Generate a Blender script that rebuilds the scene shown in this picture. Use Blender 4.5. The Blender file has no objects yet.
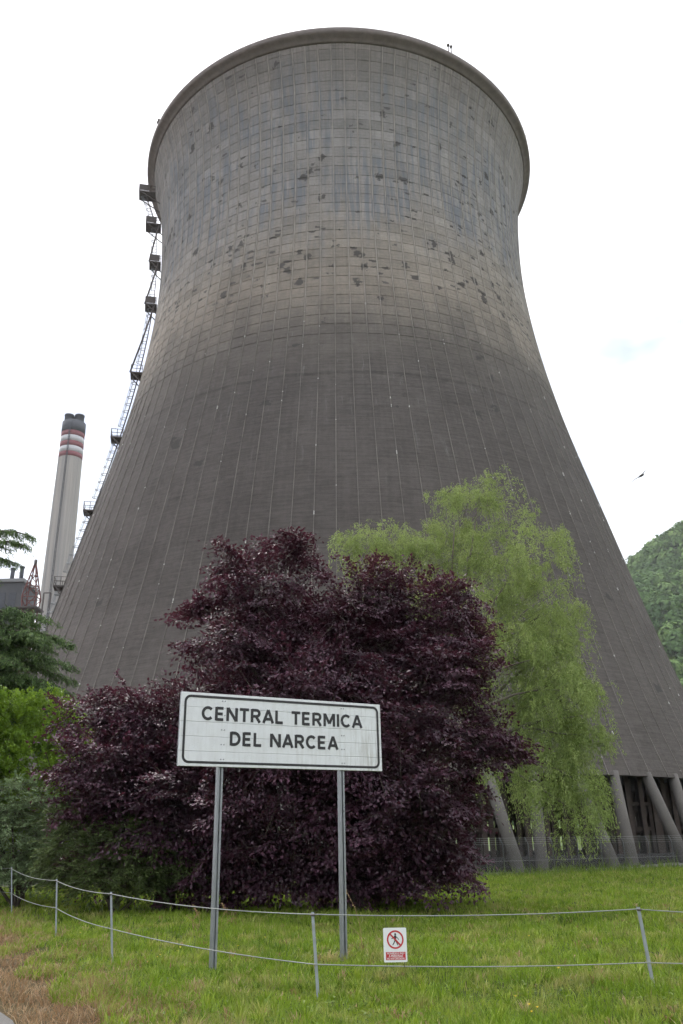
import bpy, math, random
import numpy as np
from mathutils import Matrix, Vector

rng = np.random.default_rng(7)
random.seed(7)
R_ = math.radians
SC = bpy.context.scene
COL = SC.collection

# ------------------------------------------------------------------ camera
EYE = 1.6
FPX, PITCH, ROLL = 842.74, 0.3794, -0.0186
_c, _s = math.cos(PITCH), math.sin(PITCH)
FW = np.array([0, _c, _s]); UP0 = np.array([0, -_s, _c]); RT0 = np.array([1.0, 0, 0])
RT = math.cos(ROLL) * RT0 + math.sin(ROLL) * UP0
UP = -math.sin(ROLL) * RT0 + math.cos(ROLL) * UP0
CAM = np.array([0, 0, EYE])
cd = bpy.data.cameras.new('camera')
cd.sensor_fit = 'VERTICAL'; cd.sensor_height = 24.0; cd.lens = FPX / 1024 * 24.0
cd.clip_start = 0.1; cd.clip_end = 6000
camo = bpy.data.objects.new('camera', cd); COL.objects.link(camo)
camo.matrix_world = Matrix(((RT[0], UP[0], -FW[0], 0), (RT[1], UP[1], -FW[1], 0), (RT[2], UP[2], -FW[2], EYE), (0, 0, 0, 1)))
SC.camera = camo

# ------------------------------------------------------------------ sky, sun, exposure
SUN_EL, SUN_AZ = R_(58), R_(-35)          # azimuth from +Y towards +X
W = bpy.data.worlds.new('World'); SC.world = W; W.use_nodes = True
nt = W.node_tree; nt.nodes.clear()
def wn(t, **k):
    n = nt.nodes.new(t)
    for a, b in k.items(): setattr(n, a, b)
    return n
sky = wn('ShaderNodeTexSky', sky_type='NISHITA', sun_disc=False)
sky.sun_elevation = SUN_EL; sky.sun_rotation = SUN_AZ; sky.air_density = 1.0; sky.dust_density = 2.0
tc = wn('ShaderNodeTexCoord')
mp = wn('ShaderNodeMapping'); mp.inputs['Scale'].default_value = (1, 1, 2.2); mp.inputs['Location'].default_value = (81.4, 28.6, 19.8)
nz = wn('ShaderNodeTexNoise'); nz.inputs['Scale'].default_value = 2.3; nz.inputs['Detail'].default_value = 5; nz.inputs['Roughness'].default_value = .55
rp = wn('ShaderNodeValToRGB'); rp.color_ramp.elements[0].position = .36; rp.color_ramp.elements[1].position = .55
rp.color_ramp.elements[0].color = (.12, .12, .12, 1); rp.color_ramp.elements[1].color = (1, 1, 1, 1)
mx = wn('ShaderNodeMix', data_type='RGBA')
sc_ = wn('ShaderNodeMix', data_type='RGBA', blend_type='MULTIPLY'); sc_.inputs[0].default_value = 1.0
sc_.inputs[7].default_value = (1.0, 1.0, 1.0, 1)
bg = wn('ShaderNodeBackground'); bg.inputs['Strength'].default_value = 0.10
out = wn('ShaderNodeOutputWorld')
L = nt.links.new
L(tc.outputs['Generated'], mp.inputs['Vector']); L(mp.outputs[0], nz.inputs['Vector']); L(nz.outputs['Fac'], rp.inputs[0])
L(sky.outputs[0], sc_.inputs[6])
L(rp.outputs[0], mx.inputs[0]); L(sc_.outputs[2], mx.inputs[6])
mx.inputs[7].default_value = (10.9, 11.0, 11.2, 1)      # bright cloud deck (times strength 0.1)
L(mx.outputs[2], bg.inputs['Color']); L(bg.outputs[0], out.inputs[0])
sl = bpy.data.lights.new('sun', 'SUN'); sl.energy = 1.5; sl.angle = R_(14); sl.color = (1, .96, .9)
so = bpy.data.objects.new('sun', sl); COL.objects.link(so)
sd = Vector((math.sin(SUN_AZ) * math.cos(SUN_EL), math.cos(SUN_AZ) * math.cos(SUN_EL), math.sin(SUN_EL)))
so.rotation_euler = sd.to_track_quat('Z', 'Y').to_euler()
SC.view_settings.view_transform = 'Standard'; SC.view_settings.look = 'None'
SC.view_settings.exposure = 0.88; SC.view_settings.gamma = 1.0; SC.view_settings.use_curve_mapping = False
SC.render.engine = 'CYCLES'
SC.cycles.use_adaptive_sampling = True; SC.cycles.adaptive_threshold = .035; SC.cycles.adaptive_min_samples = 16
SC.cycles.max_bounces = 4; SC.cycles.diffuse_bounces = 2; SC.cycles.glossy_bounces = 2
SC.cycles.transmission_bounces = 3; SC.cycles.transparent_max_bounces = 6; SC.cycles.volume_bounces = 0

# ------------------------------------------------------------------ helpers
def ray(x, y): return FW + RT * (x - 341.5) / FPX - UP * (y - 512) / FPX
def aty(x, y, Y):
    d = ray(x, y); return CAM + d * (Y / d[1])
def gnd(x, y, z=0.0):
    d = ray(x, y); return CAM + d * ((z - EYE) / d[2])
def proj(P):
    P = np.asarray(P, float) - CAM; d = P @ FW
    return 341.5 + FPX * (P @ RT) / d, 512 - FPX * (P @ UP) / d, d

def mesh_np(name, V, F, mats=(), attr=None, smooth=False):
    V = np.ascontiguousarray(V, np.float32); F = np.ascontiguousarray(F, np.int32)
    m = bpy.data.meshes.new(name); n, k = F.shape
    m.vertices.add(len(V)); m.vertices.foreach_set('co', V.ravel())
    m.loops.add(n * k); m.loops.foreach_set('vertex_index', F.ravel())
    m.polygons.add(n); m.polygons.foreach_set('loop_start', np.arange(0, n * k, k, dtype=np.int32))
    m.polygons.foreach_set('use_smooth', np.full(n, smooth))
    if attr is not None:
        a = m.attributes.new('var', 'FLOAT', 'POINT'); a.data.foreach_set('value', np.ascontiguousarray(attr, np.float32))
    for t in mats: m.materials.append(t)
    m.update(); m.validate()
    return m

class MB:
    def __init__(s): s.v = []; s.f = []; s.sm = []
    def add(s, V, F, smooth=False):
        o = len(s.v); s.v += [tuple(map(float, p)) for p in V]
        s.f += [tuple(int(i) + o for i in q) for q in F]; s.sm += [smooth] * len(F); return s
    def box(s, lo, hi):
        x0, y0, z0 = lo; x1, y1, z1 = hi
        return s.add([(x0,y0,z0),(x1,y0,z0),(x1,y1,z0),(x0,y1,z0),(x0,y0,z1),(x1,y0,z1),(x1,y1,z1),(x0,y1,z1)],
                     [(0,3,2,1),(4,5,6,7),(0,1,5,4),(1,2,6,5),(2,3,7,6),(3,0,4,7)])
    def bar(s, a, b, w, h=None):
        """square bar from a to b"""
        h = h or w; a = np.array(a, float); b = np.array(b, float); d = b - a; d /= np.linalg.norm(d)
        u = np.cross(d, [0, 0, 1.0]); 
        if np.linalg.norm(u) < 1e-3: u = np.array([1.0, 0, 0])
        u /= np.linalg.norm(u); v = np.cross(u, d)
        q = [(-1,-1),(1,-1),(1,1),(-1,1)]
        V = [a + u*i*w/2 + v*j*h/2 for i, j in q] + [b + u*i*w/2 + v*j*h/2 for i, j in q]
        return s.add(V, [(3,2,1,0),(4,5,6,7),(0,1,5,4),(1,2,6,5),(2,3,7,6),(3,0,4,7)])
    def tube(s, pts, rad, n=6, caps=True):
        pts = np.array(pts, float); m = len(pts); rad = np.broadcast_to(rad, (m,))
        T = np.gradient(pts, axis=0); T /= np.linalg.norm(T, axis=1)[:, None] + 1e-9
        ref = np.array([0, 0, 1.0]) if abs(T[0][2]) < .9 else np.array([1.0, 0, 0])
        a = np.arange(n) * 2 * math.pi / n; V = []
        for p, t, r in zip(pts, T, rad):
            u = np.cross(t, ref); u /= np.linalg.norm(u) + 1e-9; w = np.cross(t, u); 
            V += list(p + r * (np.cos(a)[:, None] * u + np.sin(a)[:, None] * w))
        F = [(i*n+j, i*n+(j+1) % n, (i+1)*n+(j+1) % n, (i+1)*n+j) for i in range(m-1) for j in range(n)]
        s.add(V, F, True)
        if caps:
            o = len(s.v) - m*n
            s.f += [tuple(o+j for j in range(n))[::-1], tuple(o+(m-1)*n+j for j in range(n))]; s.sm += [False]*2
        return s
    def lathe(s, prof, n=64, c=(0, 0), closed=False, smooth=True, a0=0):
        a = np.arange(n)*2*math.pi/n + a0; k = len(prof); V = []
        for r, z in prof:
            V += [(c[0]+r*math.sin(t), c[1]-r*math.cos(t), z) for t in a]
        m = k if closed else k-1
        F = [(i*n+j, i*n+(j+1) % n, ((i+1) % k)*n+(j+1) % n, ((i+1) % k)*n+j) for i in range(m) for j in range(n)]
        return s.add(V, F, smooth)
    def mesh(s, name, mat):
        m = bpy.data.meshes.new(name); m.from_pydata(s.v, [], s.f)
        m.polygons.foreach_set('use_smooth', s.sm); m.materials.append(mat); m.update(); return m
    def build(s, name, mat, parent=None): return link(name, s.mesh(name, mat), parent)

def link(name, mesh, parent=None):
    o = bpy.data.objects.new(name, mesh); COL.objects.link(o)
    if parent is not None: o.parent = parent
    return o
def tag(o, label=None, cat=None, group=None, kind=None):
    if label: o['label'] = label
    if cat: o['category'] = cat
    if group: o['group'] = group
    if kind: o['kind'] = kind
    return o
def empty(name, loc, label, cat, group=None):
    o = bpy.data.objects.new(name, None); COL.objects.link(o); o.location = loc
    o.empty_display_size = .1
    return tag(o, label, cat, group)

# ------------------------------------------------------------------ materials
class NT:
    def __init__(s, name):
        s.m = bpy.data.materials.new(name); s.m.use_nodes = True; s.t = s.m.node_tree; s.t.nodes.clear()
        s.o = s.n('ShaderNodeOutputMaterial')
    def n(s, t, ins=None, **k):
        x = s.t.nodes.new(t)
        for a, b in k.items(): setattr(x, a, b)
        for a, b in (ins or {}).items(): s.set(x, a, b)
        return x
    def set(s, x, a, b):
        if isinstance(b, bpy.types.NodeSocket): s.t.links.new(b, x.inputs[a])
        else: x.inputs[a].default_value = b
    def math(s, op, a, b=0.0, c=0.0):
        x = s.n('ShaderNodeMath', operation=op); s.set(x, 0, a); s.set(x, 1, b); s.set(x, 2, c); return x.outputs[0]
    def noise(s, vec, scale, detail=3, rough=.5, out='Fac'):
        x = s.n('ShaderNodeTexNoise', {'Scale': scale, 'Detail': detail, 'Roughness': rough})
        if vec is not None: s.set(x, 'Vector', vec)
        return x.outputs[out]
    def ramp(s, fac, stops):
        x = s.n('ShaderNodeValToRGB'); e = x.color_ramp.elements
        while len(e) < len(stops): e.new(.5)
        for q, (p, c) in zip(e, stops):
            q.position = p; q.color = (c, c, c, 1) if isinstance(c, (int, float)) else (*c, 1)
        s.set(x, 0, fac); return x.outputs[0]
    def mix(s, f, a, b, blend='MIX'):
        x = s.n('ShaderNodeMix', data_type='RGBA', blend_type=blend)
        s.set(x, 0, f); s.set(x, 6, a if isinstance(a, bpy.types.NodeSocket) else (*a, 1)); s.set(x, 7, b if isinstance(b, bpy.types.NodeSocket) else (*b, 1))
        return x.outputs[2]
    def pos(s): return s.n('ShaderNodeNewGeometry').outputs['Position']
    def objc(s): return s.n('ShaderNodeTexCoord').outputs['Object']
    def principled(s, col, rough=.7, metal=0.0, bump=None, bs=.3, bd=.02, spec=.5):
        p = s.n('ShaderNodeBsdfPrincipled'); s.set(p, 'Base Color', col if isinstance(col, bpy.types.NodeSocket) else (*col, 1))
        s.set(p, 'Roughness', rough); s.set(p, 'Metallic', metal); s.set(p, 'Specular IOR Level', spec)
        if bump is not None:
            b = s.n('ShaderNodeBump', {'Strength': bs, 'Distance': bd, 'Height': bump}); s.t.links.new(b.outputs[0], p.inputs['Normal'])
        s.t.links.new(p.outputs[0], s.o.inputs[0]); return p

def simple(name, col, rough=.7, metal=0.0, var=.25, scale=3.0, spec=.5):
    t = NT(name); v = t.noise(t.pos(), scale, 5, .6)
    c = t.mix(v, tuple(x*(1-var) for x in col), tuple(min(1, x*(1+var)) for x in col))
    t.principled(c, rough, metal, t.noise(t.pos(), scale*8, 3), .25, .01, spec); return t.m

def leaf_mat(name, dark, mid, light, trans=.3, rough=.45, spec=.5, tcol=None, patch=.5):
    t = NT(name); a = t.n('ShaderNodeAttribute', attribute_name='var').outputs['Fac']
    nn = t.noise(t.pos(), patch, 3)
    f = t.math('ADD', t.math('MULTIPLY', a, .7), t.math('MULTIPLY', t.math('SUBTRACT', nn, .3), .55))
    c = t.ramp(f, [(0.05, dark), (.5, mid), (.95, light)])
    p = t.principled(c, rough, 0, spec=spec)
    tr = t.n('ShaderNodeBsdfTranslucent'); tcx = t.mix(.6, c, tcol or light); t.t.links.new(tcx, tr.inputs[0])
    ms = t.n('ShaderNodeMixShader', {0: trans}); t.t.links.new(p.outputs[0], ms.inputs[1]); t.t.links.new(tr.outputs[0], ms.inputs[2])
    t.t.links.new(ms.outputs[0], t.o.inputs[0]); return t.m

# tower axis and profile (heights above the ground)
TX, TY = 0.58, 110.887
LIN = 6.8; TOP = 101.6
PZ = np.array([0, 6.6, 11.6, 16.6, 21.6, 26.6, 31.6, 36.6, 41.6, 46.6, 51.6, 56.6, 61.6, 66.6, 71.6, 76.6, 81.6, 86.6, 91.6, 96.6, 101.6])
PR = np.array([46.2, 43.87, 42.23, 40.68, 39.23, 37.87, 36.64, 35.43, 34.14, 32.85, 31.66, 30.58, 29.65, 28.89, 28.31, 27.89, 27.74, 27.91, 28.2, 28.65, 30.15])
PRs = PR.copy(); PRs[1:-1] = (PR[:-2] + 2*PR[1:-1] + PR[2:]) / 4 - .03
def tr_(z):
    z = np.asarray(z, float); m = np.gradient(PRs, PZ); i = np.clip(np.searchsorted(PZ, z) - 1, 0, len(PZ) - 2)
    h = PZ[i+1] - PZ[i]; t = (z - PZ[i]) / h
    return (2*t**3-3*t**2+1)*PRs[i] + (t**3-2*t**2+t)*h*m[i] + (-2*t**3+3*t**2)*PRs[i+1] + (t**3-t**2)*h*m[i+1]
NRIB = 108; NROW = 63; ROWH = (TOP - LIN) / NROW

def tower_material(name, ribs=False):
    t = NT(name); P = t.pos(); sp = t.n('ShaderNodeSeparateXYZ', {0: P})
    x = t.math('SUBTRACT', sp.outputs[0], TX); y = t.math('SUBTRACT', TY, sp.outputs[1]); z = sp.outputs[2]
    th = t.math('ARCTAN2', x, y)
    u = t.math('MULTIPLY_ADD', th, NRIB/(2*math.pi), 200.5); v = t.math('MULTIPLY', t.math('SUBTRACT', z, LIN), 1/ROWH)
    cell = t.n('ShaderNodeCombineXYZ', {0: t.math('FLOOR', u), 1: t.math('FLOOR', v), 2: 0.0}).outputs[0]
    row = t.n('ShaderNodeCombineXYZ', {0: 0.0, 1: t.math('FLOOR', v), 2: 5.0}).outputs[0]
    wn1 = t.n('ShaderNodeTexWhiteNoise', {'Vector': cell}, noise_dimensions='3D')
    wn2 = t.n('ShaderNodeTexWhiteNoise', {'Vector': row}, noise_dimensions='3D').outputs['Value']
    uv = t.n('ShaderNodeCombineXYZ', {0: u, 1: v, 2: 0.0}).outputs[0]
    big = t.noise(uv, .11, 5, .6)
    # height of the wet, dark zone wanders
    wav = t.n('ShaderNodeCombineXYZ', {0: t.math('MULTIPLY', u, .35), 1: t.math('MULTIPLY', v, .1), 2: 3.0}).outputs[0]
    zz = t.math('ADD', z, t.math('ADD', t.math('MULTIPLY', t.math('SUBTRACT', t.noise(wav, 1.0, 6, .75), .5), 17.0), t.math('MULTIPLY', t.math('SUBTRACT', wn1.outputs['Value'], .5), .9)))
    f = t.math('DIVIDE', zz, 105.0)
    col = t.ramp(f, [(0.0, (.108, .098, .093)), (.30, (.096, .087, .084)), (.46, (.099, .091, .088)), (.53, (.128, .118, .109)), (.60, (.235, .211, .184)), (.66, (.268, .246, .220)), (.74, (.268, .258, .250)), (.86, (.240, .237, .238)), (1.0, (.220, .203, .193))])
    # panel-to-panel and lift-to-lift differences, grain
    up1 = t.ramp(f, [(.53, .30), (.64, 1.0)])
    k = t.math('MULTIPLY', t.math('ADD', t.math('MULTIPLY', t.math('SUBTRACT', wn1.outputs['Value'], .5), .22), t.math('MULTIPLY', t.math('SUBTRACT', wn2, .5), .16)), up1)
    stk = t.noise(t.n('ShaderNodeCombineXYZ', {0: t.math('MULTIPLY', u, 4.0), 1: t.math('MULTIPLY', v, .09), 2: 41.0}).outputs[0], 1.0, 4, .65)
    k = t.math('ADD', k, t.math('MULTIPLY_ADD', stk, .5, -.085))
    brd = t.math('LESS_THAN', t.math('FRACT', t.math('ADD', t.math('MULTIPLY', v, 3.0), t.math('MULTIPLY', t.noise(uv, .9, 2), .25))), .13)
    brn = t.noise(uv, .8, 4, .7)
    k = t.math('SUBTRACT', k, t.math('MULTIPLY', t.math('MULTIPLY', brd, brn), .26))
    jn = t.math('LESS_THAN', t.math('ABSOLUTE', t.math('SUBTRACT', z, t.math('ADD', 48.9, t.math('MULTIPLY', big, .6)))), .16)
    k = t.math('SUBTRACT', k, t.math('MULTIPLY', jn, .3))
    blot = t.noise(uv, .35, 5, .7); k = t.math('ADD', k, t.math('MULTIPLY_ADD', t.math('SUBTRACT', blot, .5), .6, -.03)); k = t.math('ADD', k, t.math('MULTIPLY', big, .62)); fine = t.noise(P, 2.2, 6, .75)
    k = t.math('ADD', k, t.math('MULTIPLY', fine, .85)); k = t.math('ADD', k, .185)
    vf = t.math('FRACT', v); uf = t.math('FRACT', u)
    up0 = t.ramp(f, [(.53, 0.0), (.62, 1.0)])
    lime = t.noise(t.n('ShaderNodeCombineXYZ', {0: t.math('MULTIPLY', u, .9), 1: t.math('MULTIPLY', v, 6.0), 2: 77.0}).outputs[0], 1.0, 4, .7)
    k = t.math('ADD', k, t.math('MULTIPLY', t.math('SUBTRACT', lime, .5), t.math('MULTIPLY_ADD', up0, -.5, 1.15)))
    col = t.mix(1.0, col, t.n('ShaderNodeCombineColor', {0: k, 1: k, 2: k}).outputs[0], 'MULTIPLY')
    up = t.ramp(f, [(.53, 0.0), (.62, 1.0)])
    # vertical blue-grey run-off streaks in the upper half
    sv = t.n('ShaderNodeCombineXYZ', {0: t.math('MULTIPLY', u, 2.6), 1: t.math('MULTIPLY', v, .16), 2: 0.0}).outputs[0]
    reg = t.n('ShaderNodeCombineXYZ', {0: t.math('MULTIPLY', u, .16), 1: t.math('MULTIPLY', v, .13), 2: 9.0}).outputs[0]
    blue = t.math('MULTIPLY', t.ramp(t.noise(sv, 1.0, 3, .6), [(.46, 0.0), (.58, 1.0)]), t.ramp(t.noise(reg, 1.0, 3, .6), [(.42, 0.0), (.54, 1.0)]))
    blue = t.math('MULTIPLY', blue, t.ramp(f, [(.64, 0.0), (.72, 1.0), (.88, 1.0), (.95, 0.1)]))
    col = t.mix(t.math('MULTIPLY', blue, .7), col, (.145, .17, .212))
    run = t.math('MULTIPLY', t.ramp(t.noise(t.n('ShaderNodeCombineXYZ', {0: t.math('MULTIPLY', u, 3.7), 1: t.math('MULTIPLY', v, .05), 2: 55.0}).outputs[0], 1.0, 4, .65), [(.48, 0.0), (.62, 1.0)]), t.ramp(f, [(.60, 0.0), (.80, .35), (.97, .8)]))
    col = t.mix(t.math('MULTIPLY', run, .6), col, (.115, .110, .108))
    # pale lime streaks
    sv2 = t.n('ShaderNodeCombineXYZ', {0: t.math('MULTIPLY', u, 3.3), 1: t.math('MULTIPLY', v, .3), 2: 30.0}).outputs[0]
    pale = t.math('MULTIPLY', t.ramp(t.noise(sv2, 1.0, 5, .7), [(.60, 0.0), (.74, 1.0)]), t.ramp(f, [(.30, .2), (.45, .75), (.53, .7), (.8, .8)]))
    col = t.mix(t.math('MULTIPLY', pale, .5), col, (.36, .37, .37))
    # spalled render: dark flakes with hard edges, mostly in one belt
    jig = t.n('ShaderNodeTexNoise', {'Vector': uv, 'Scale': 2.2, 'Detail': 4.0, 'Roughness': .65}).outputs['Color']
    js = t.n('ShaderNodeSeparateXYZ', {0: jig})
    def flake(su, sv_, seed, lim):
        a = t.math('FLOOR', t.math('ADD', t.math('MULTIPLY', u, su), t.math('MULTIPLY', js.outputs[0], 2.6)))
        b = t.math('FLOOR', t.math('ADD', t.math('MULTIPLY', v, sv_), t.math('MULTIPLY', js.outputs[1], 2.2)))
        w = t.n('ShaderNodeTexWhiteNoise', {'Vector': t.n('ShaderNodeCombineXYZ', {0: a, 1: b, 2: seed}).outputs[0]}, noise_dimensions='3D')
        return t.math('GREATER_THAN', w.outputs['Value'], lim)
    belt = t.ramp(f, [(.555, 1.0), (.59, .985), (.625, .935), (.65, .965), (.72, .980), (.86, .985), (.93, 1.0)])
    wob2 = t.math('MULTIPLY', t.math('SUBTRACT', t.noise(reg, 3.1, 3, .6), .5), .16)
    chip = flake(2.0, 1.6, 3.0, t.math('SUBTRACT', belt, wob2))
    chip2 = flake(2.3, 4.5, 8.0, t.math('ADD', t.math('SUBTRACT', belt, t.math('MULTIPLY', wob2, 1.2)), .004))
    chip = t.math('MAXIMUM', chip, t.math('MULTIPLY', chip2, up))
    col = t.mix(t.math('MULTIPLY', chip, .88), col, (.06, .058, .057))
    if ribs:
        rr = t.math('FLOOR', t.math('MULTIPLY_ADD', th, NRIB/(2*math.pi), 200.0))
        rv = t.n('ShaderNodeCombineXYZ', {0: t.math('MULTIPLY', rr, 7.3), 1: t.math('MULTIPLY', v, .45), 2: 2.0}).outputs[0]
        wob = t.noise(rv, 1.0, 4, .7)
        col = t.mix(t.ramp(wob, [(.3, .2), (.62, .95)]), col, t.mix(up, (.25, .235, .22), (.38, .36, .335)))
        rv2 = t.n('ShaderNodeCombineXYZ', {0: t.math('MULTIPLY', rr, 3.1), 1: t.math('MULTIPLY', v, 1.5), 2: 12.0}).outputs[0]
        spot = t.math('GREATER_THAN', t.noise(rv2, 1.0, 3, .6), .655)
        col = t.mix(t.math('MULTIPLY', spot, t.ramp(f, [(.5, .85), (.6, .15)])), col, (.68, .68, .67))
    col = t.mix(1.0, col, (.94, .915, .892), 'MULTIPLY')
    t.principled(col, .9, 0, t.noise(P, 5.0, 5, .7), .5, .03, .2)
    return t.m

M = {}
M['shell'] = tower_material('weathered_concrete')
M['rib'] = tower_material('lime_streaked_rib', True)
M['concrete'] = simple('grey_concrete', (.25, .235, .22), .9, var=.35, scale=.9)
M['rim'] = simple('rim_concrete', (.185, .158, .15), .9, var=.45, scale=1.3)
M['legc'] = simple('leg_concrete', (.125, .115, .105), .9, var=.35, scale=.8)
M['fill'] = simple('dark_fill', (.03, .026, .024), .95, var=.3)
M['rust'] = simple('brown_column', (.085, .066, .056), .9, var=.4, scale=2)
M['steel'] = simple('galvanised_steel', (.25, .265, .28), .45, .7, var=.25, scale=6)
M['dsteel'] = simple('dark_steel', (.10, .085, .08), .7, .2, var=.4, scale=4)
M['wire'] = simple('wire', (.30, .31, .30), .6, .4, var=.1)
M['white'] = simple('white_paint', (.78, .80, .81), .55, var=.03)
M['black'] = simple('black_paint', (.02, .02, .022), .55, var=.1)
M['red'] = simple('red_print', (.50, .03, .04), .5, var=.05)
M['bark'] = simple('bark', (.085, .068, .055), .9, var=.4, scale=6)
M['bark2'] = simple('pale_bark', (.16, .14, .11), .9, var=.4, scale=5)

t = NT('sign_board'); P = t.pos(); sp = t.n('ShaderNodeSeparateXYZ', {0: P})
sv = t.n('ShaderNodeCombineXYZ', {0: t.math('MULTIPLY', sp.outputs[0], 16), 1: 0.0, 2: t.math('MULTIPLY', sp.outputs[2], 1.2)}).outputs[0]
streak = t.ramp(t.noise(sv, 1.0, 4, .7), [(.47, 0.0), (.68, 1.0)])
side = t.ramp(t.math('MULTIPLY_ADD', sp.outputs[0], 1/3.2, .79), [(.5, .22), (.75, .35), (.95, 1.0)])
c = t.mix(t.math('MULTIPLY', t.math('MULTIPLY', streak, side), .75), (.70, .725, .74), (.30, .28, .24))
c = t.mix(t.math('MULTIPLY', t.ramp(t.noise(P, 9, 5, .7), [(.4, 0.0), (.75, 1.0)]), .25), c, (.48, .48, .46))
t.principled(c, .45); M['sign'] = t.m

# ground: soil with short turf and dry patches
RA, RB = gnd(-2, 1000), gnd(26, 1030)           # road edge
rdir = (RB - RA)[:2]; rdir /= np.linalg.norm(rdir); rnor = np.array([rdir[1], -rdir[0]])   # towards the camera side
if np.dot(rnor, -RA[:2]) < 0: rnor = -rnor
t = NT('lawn_soil'); P = t.pos()
c = t.ramp(t.noise(P, .55, 5, .65), [(.28, (.06, .05, .024)), (.45, (.06, .085, .016)), (.62, (.085, .12, .02)), (.8, (.15, .13, .055))])
c = t.mix(t.ramp(t.noise(P, 22, 4, .7), [(.3, 0.0), (.7, .7)]), c, (.035, .045, .013))
sp = t.n('ShaderNodeSeparateXYZ', {0: P}); dtw = t.math('SQRT', t.math('ADD', t.math('POWER', t.math('SUBTRACT', sp.outputs[0], TX), 2), t.math('POWER', t.math('SUBTRACT', sp.outputs[1], TY), 2)))
rsd = t.math('ADD', t.math('MULTIPLY', t.math('SUBTRACT', sp.outputs[0], float(RA[0])), float(rnor[0])), t.math('MULTIPLY', t.math('SUBTRACT', sp.outputs[1], float(RA[1])), float(rnor[1])))
c = t.mix(t.ramp(t.math('ADD', t.math('MULTIPLY_ADD', rsd, .5, 1.2), t.math('MULTIPLY', t.noise(P, 1.6, 4), .5)), [(.62, 0.0), (1.0, .85)]), c, (.085, .058, .035))
yard = t.math('MAXIMUM', t.math('LESS_THAN', dtw, 47.3), t.math('GREATER_THAN', sp.outputs[1], 95.0))  # grey yard tone put in to cut the green bounce onto the tower
c = t.mix(yard, c, t.mix(t.noise(P, 3, 5, .7), (.10, .095, .09), (.24, .225, .21)))
t.principled(c, .95, 0, t.noise(P, 14, 4), .8, .05, .1); M['soil'] = t.m
t = NT('asphalt'); P = t.pos()
c = t.mix(t.noise(P, 60, 3, .8), (.055, .053, .05), (.20, .195, .185)); c = t.mix(t.ramp(t.noise(P, 1.5, 4), [(.4, 0.0), (.7, .4)]), c, (.13, .12, .105))
t.principled(c, .9, 0, t.noise(P, 80, 2), .6, .01); M['asphalt'] = t.m
def grass_mat(name, a, b, c_, dry, dryamt):
    t = NT(name); P = t.pos(); at = t.n('ShaderNodeAttribute', attribute_name='var').outputs['Fac']
    col = t.ramp(at, [(0.0, a), (.5, b), (1.0, c_)])
    big = t.noise(P, .35, 4, .6); col = t.mix(t.math('MULTIPLY', t.ramp(big, [(.35, 0.0), (.7, .55)]), 0.0 if dryamt == .8 and dry[0] < .3 else 1.0), col, (.22, .32, .02))
    d = t.math('MULTIPLY', t.ramp(t.noise(P, 1.1, 5, .7), [(.5, 0.0), (.72, 1.0)]), dryamt)
    d = t.math('MAXIMUM', d, t.math('GREATER_THAN', at, .93)); col = t.mix(t.math('MULTIPLY', d, .8), col, dry)
    p = t.principled(col, .55, 0, spec=.3)
    tr = t.n('ShaderNodeBsdfTranslucent'); t.t.links.new(col, tr.inputs[0])
    ms = t.n('ShaderNodeMixShader', {0: .35}); t.t.links.new(p.outputs[0], ms.inputs[1]); t.t.links.new(tr.outputs[0], ms.inputs[2])
    t.t.links.new(ms.outputs[0], t.o.inputs[0]); return t.m
M['grass'] = grass_mat('grass_blades', (.048, .10, .009), (.175, .28, .018), (.41, .47, .075), (.50, .38, .19), 1.0)
M['dry'] = grass_mat('dry_grass', (.15, .085, .045), (.33, .21, .11), (.56, .44, .27), (.24, .13, .065), .8)
M['weed'] = grass_mat('tall_weeds', (.07, .115, .022), (.12, .18, .035), (.20, .25, .07), (.3, .27, .13), .2)
M['plum'] = leaf_mat('purple_leaf', (.018, .007, .013), (.066, .026, .045), (.190, .088, .135), .2, .46, .5, (.19, .03, .05))  # lightest tone puts the grey-purple leaf highlights into the colour
M['birch'] = leaf_mat('pale_green_leaf', (.10, .165, .03), (.25, .335, .085), (.46, .52, .19), .35, .5, .4)
M['laurel'] = leaf_mat('bright_green_leaf', (.09, .17, .012), (.17, .29, .022), (.28, .40, .05), .35, .45, .4)
M['cedar'] = leaf_mat('cedar_needle', (.025, .05, .018), (.075, .135, .042), (.19, .28, .085), .15, .6, .3)
M['juniper'] = leaf_mat('grey_green_needle', (.10, .16, .065), (.21, .29, .135), (.36, .45, .25), .15, .6, .3)
M['yew'] = leaf_mat('dark_green_needle', (.04, .065, .022), (.10, .14, .045), (.20, .26, .09), .15, .6, .3)
M['wood'] = leaf_mat('wooded_hill', (.05, .10, .035), (.11, .19, .06), (.21, .30, .10), .1, .8, .1, patch=.02)  # tones paled to carry part of the distance haze in the leaf colour

# ------------------------------------------------------------------ ground, road, hill
def road_side(x, y): return (np.asarray(x) - RA[0]) * rnor[0] + (np.asarray(y) - RA[1]) * rnor[1]
def gz(x, y):
    """gentle unevenness of the lawn"""
    x = np.asarray(x, float); y = np.asarray(y, float)
    g = .05*np.sin(x*.55+.4)*np.cos(y*.43) + .03*np.sin(x*1.3+y*.9)
    dip = -np.clip((y-44)/18, 0, 1)*np.clip(.62-.022*x, 0, .75)*np.clip((95-np.hypot(x, y))/15, 0, 1)
    return dip + g * np.clip((np.hypot(x, y) - 4) / 6, 0, 1) * np.clip((90-np.hypot(x, y))/30, 0, 1) * np.clip(-road_side(x, y)/1.0, 0, 1)
rr = np.concatenate([[0.5], np.geomspace(2, 90, 90), np.geomspace(100, 4000, 24)]); na = 180
aa = np.arange(na)*2*math.pi/na
GX = rr[:, None]*np.sin(aa); GY = rr[:, None]*np.cos(aa)
V = np.stack([GX, GY, gz(GX, GY)], -1).reshape(-1, 3)
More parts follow.
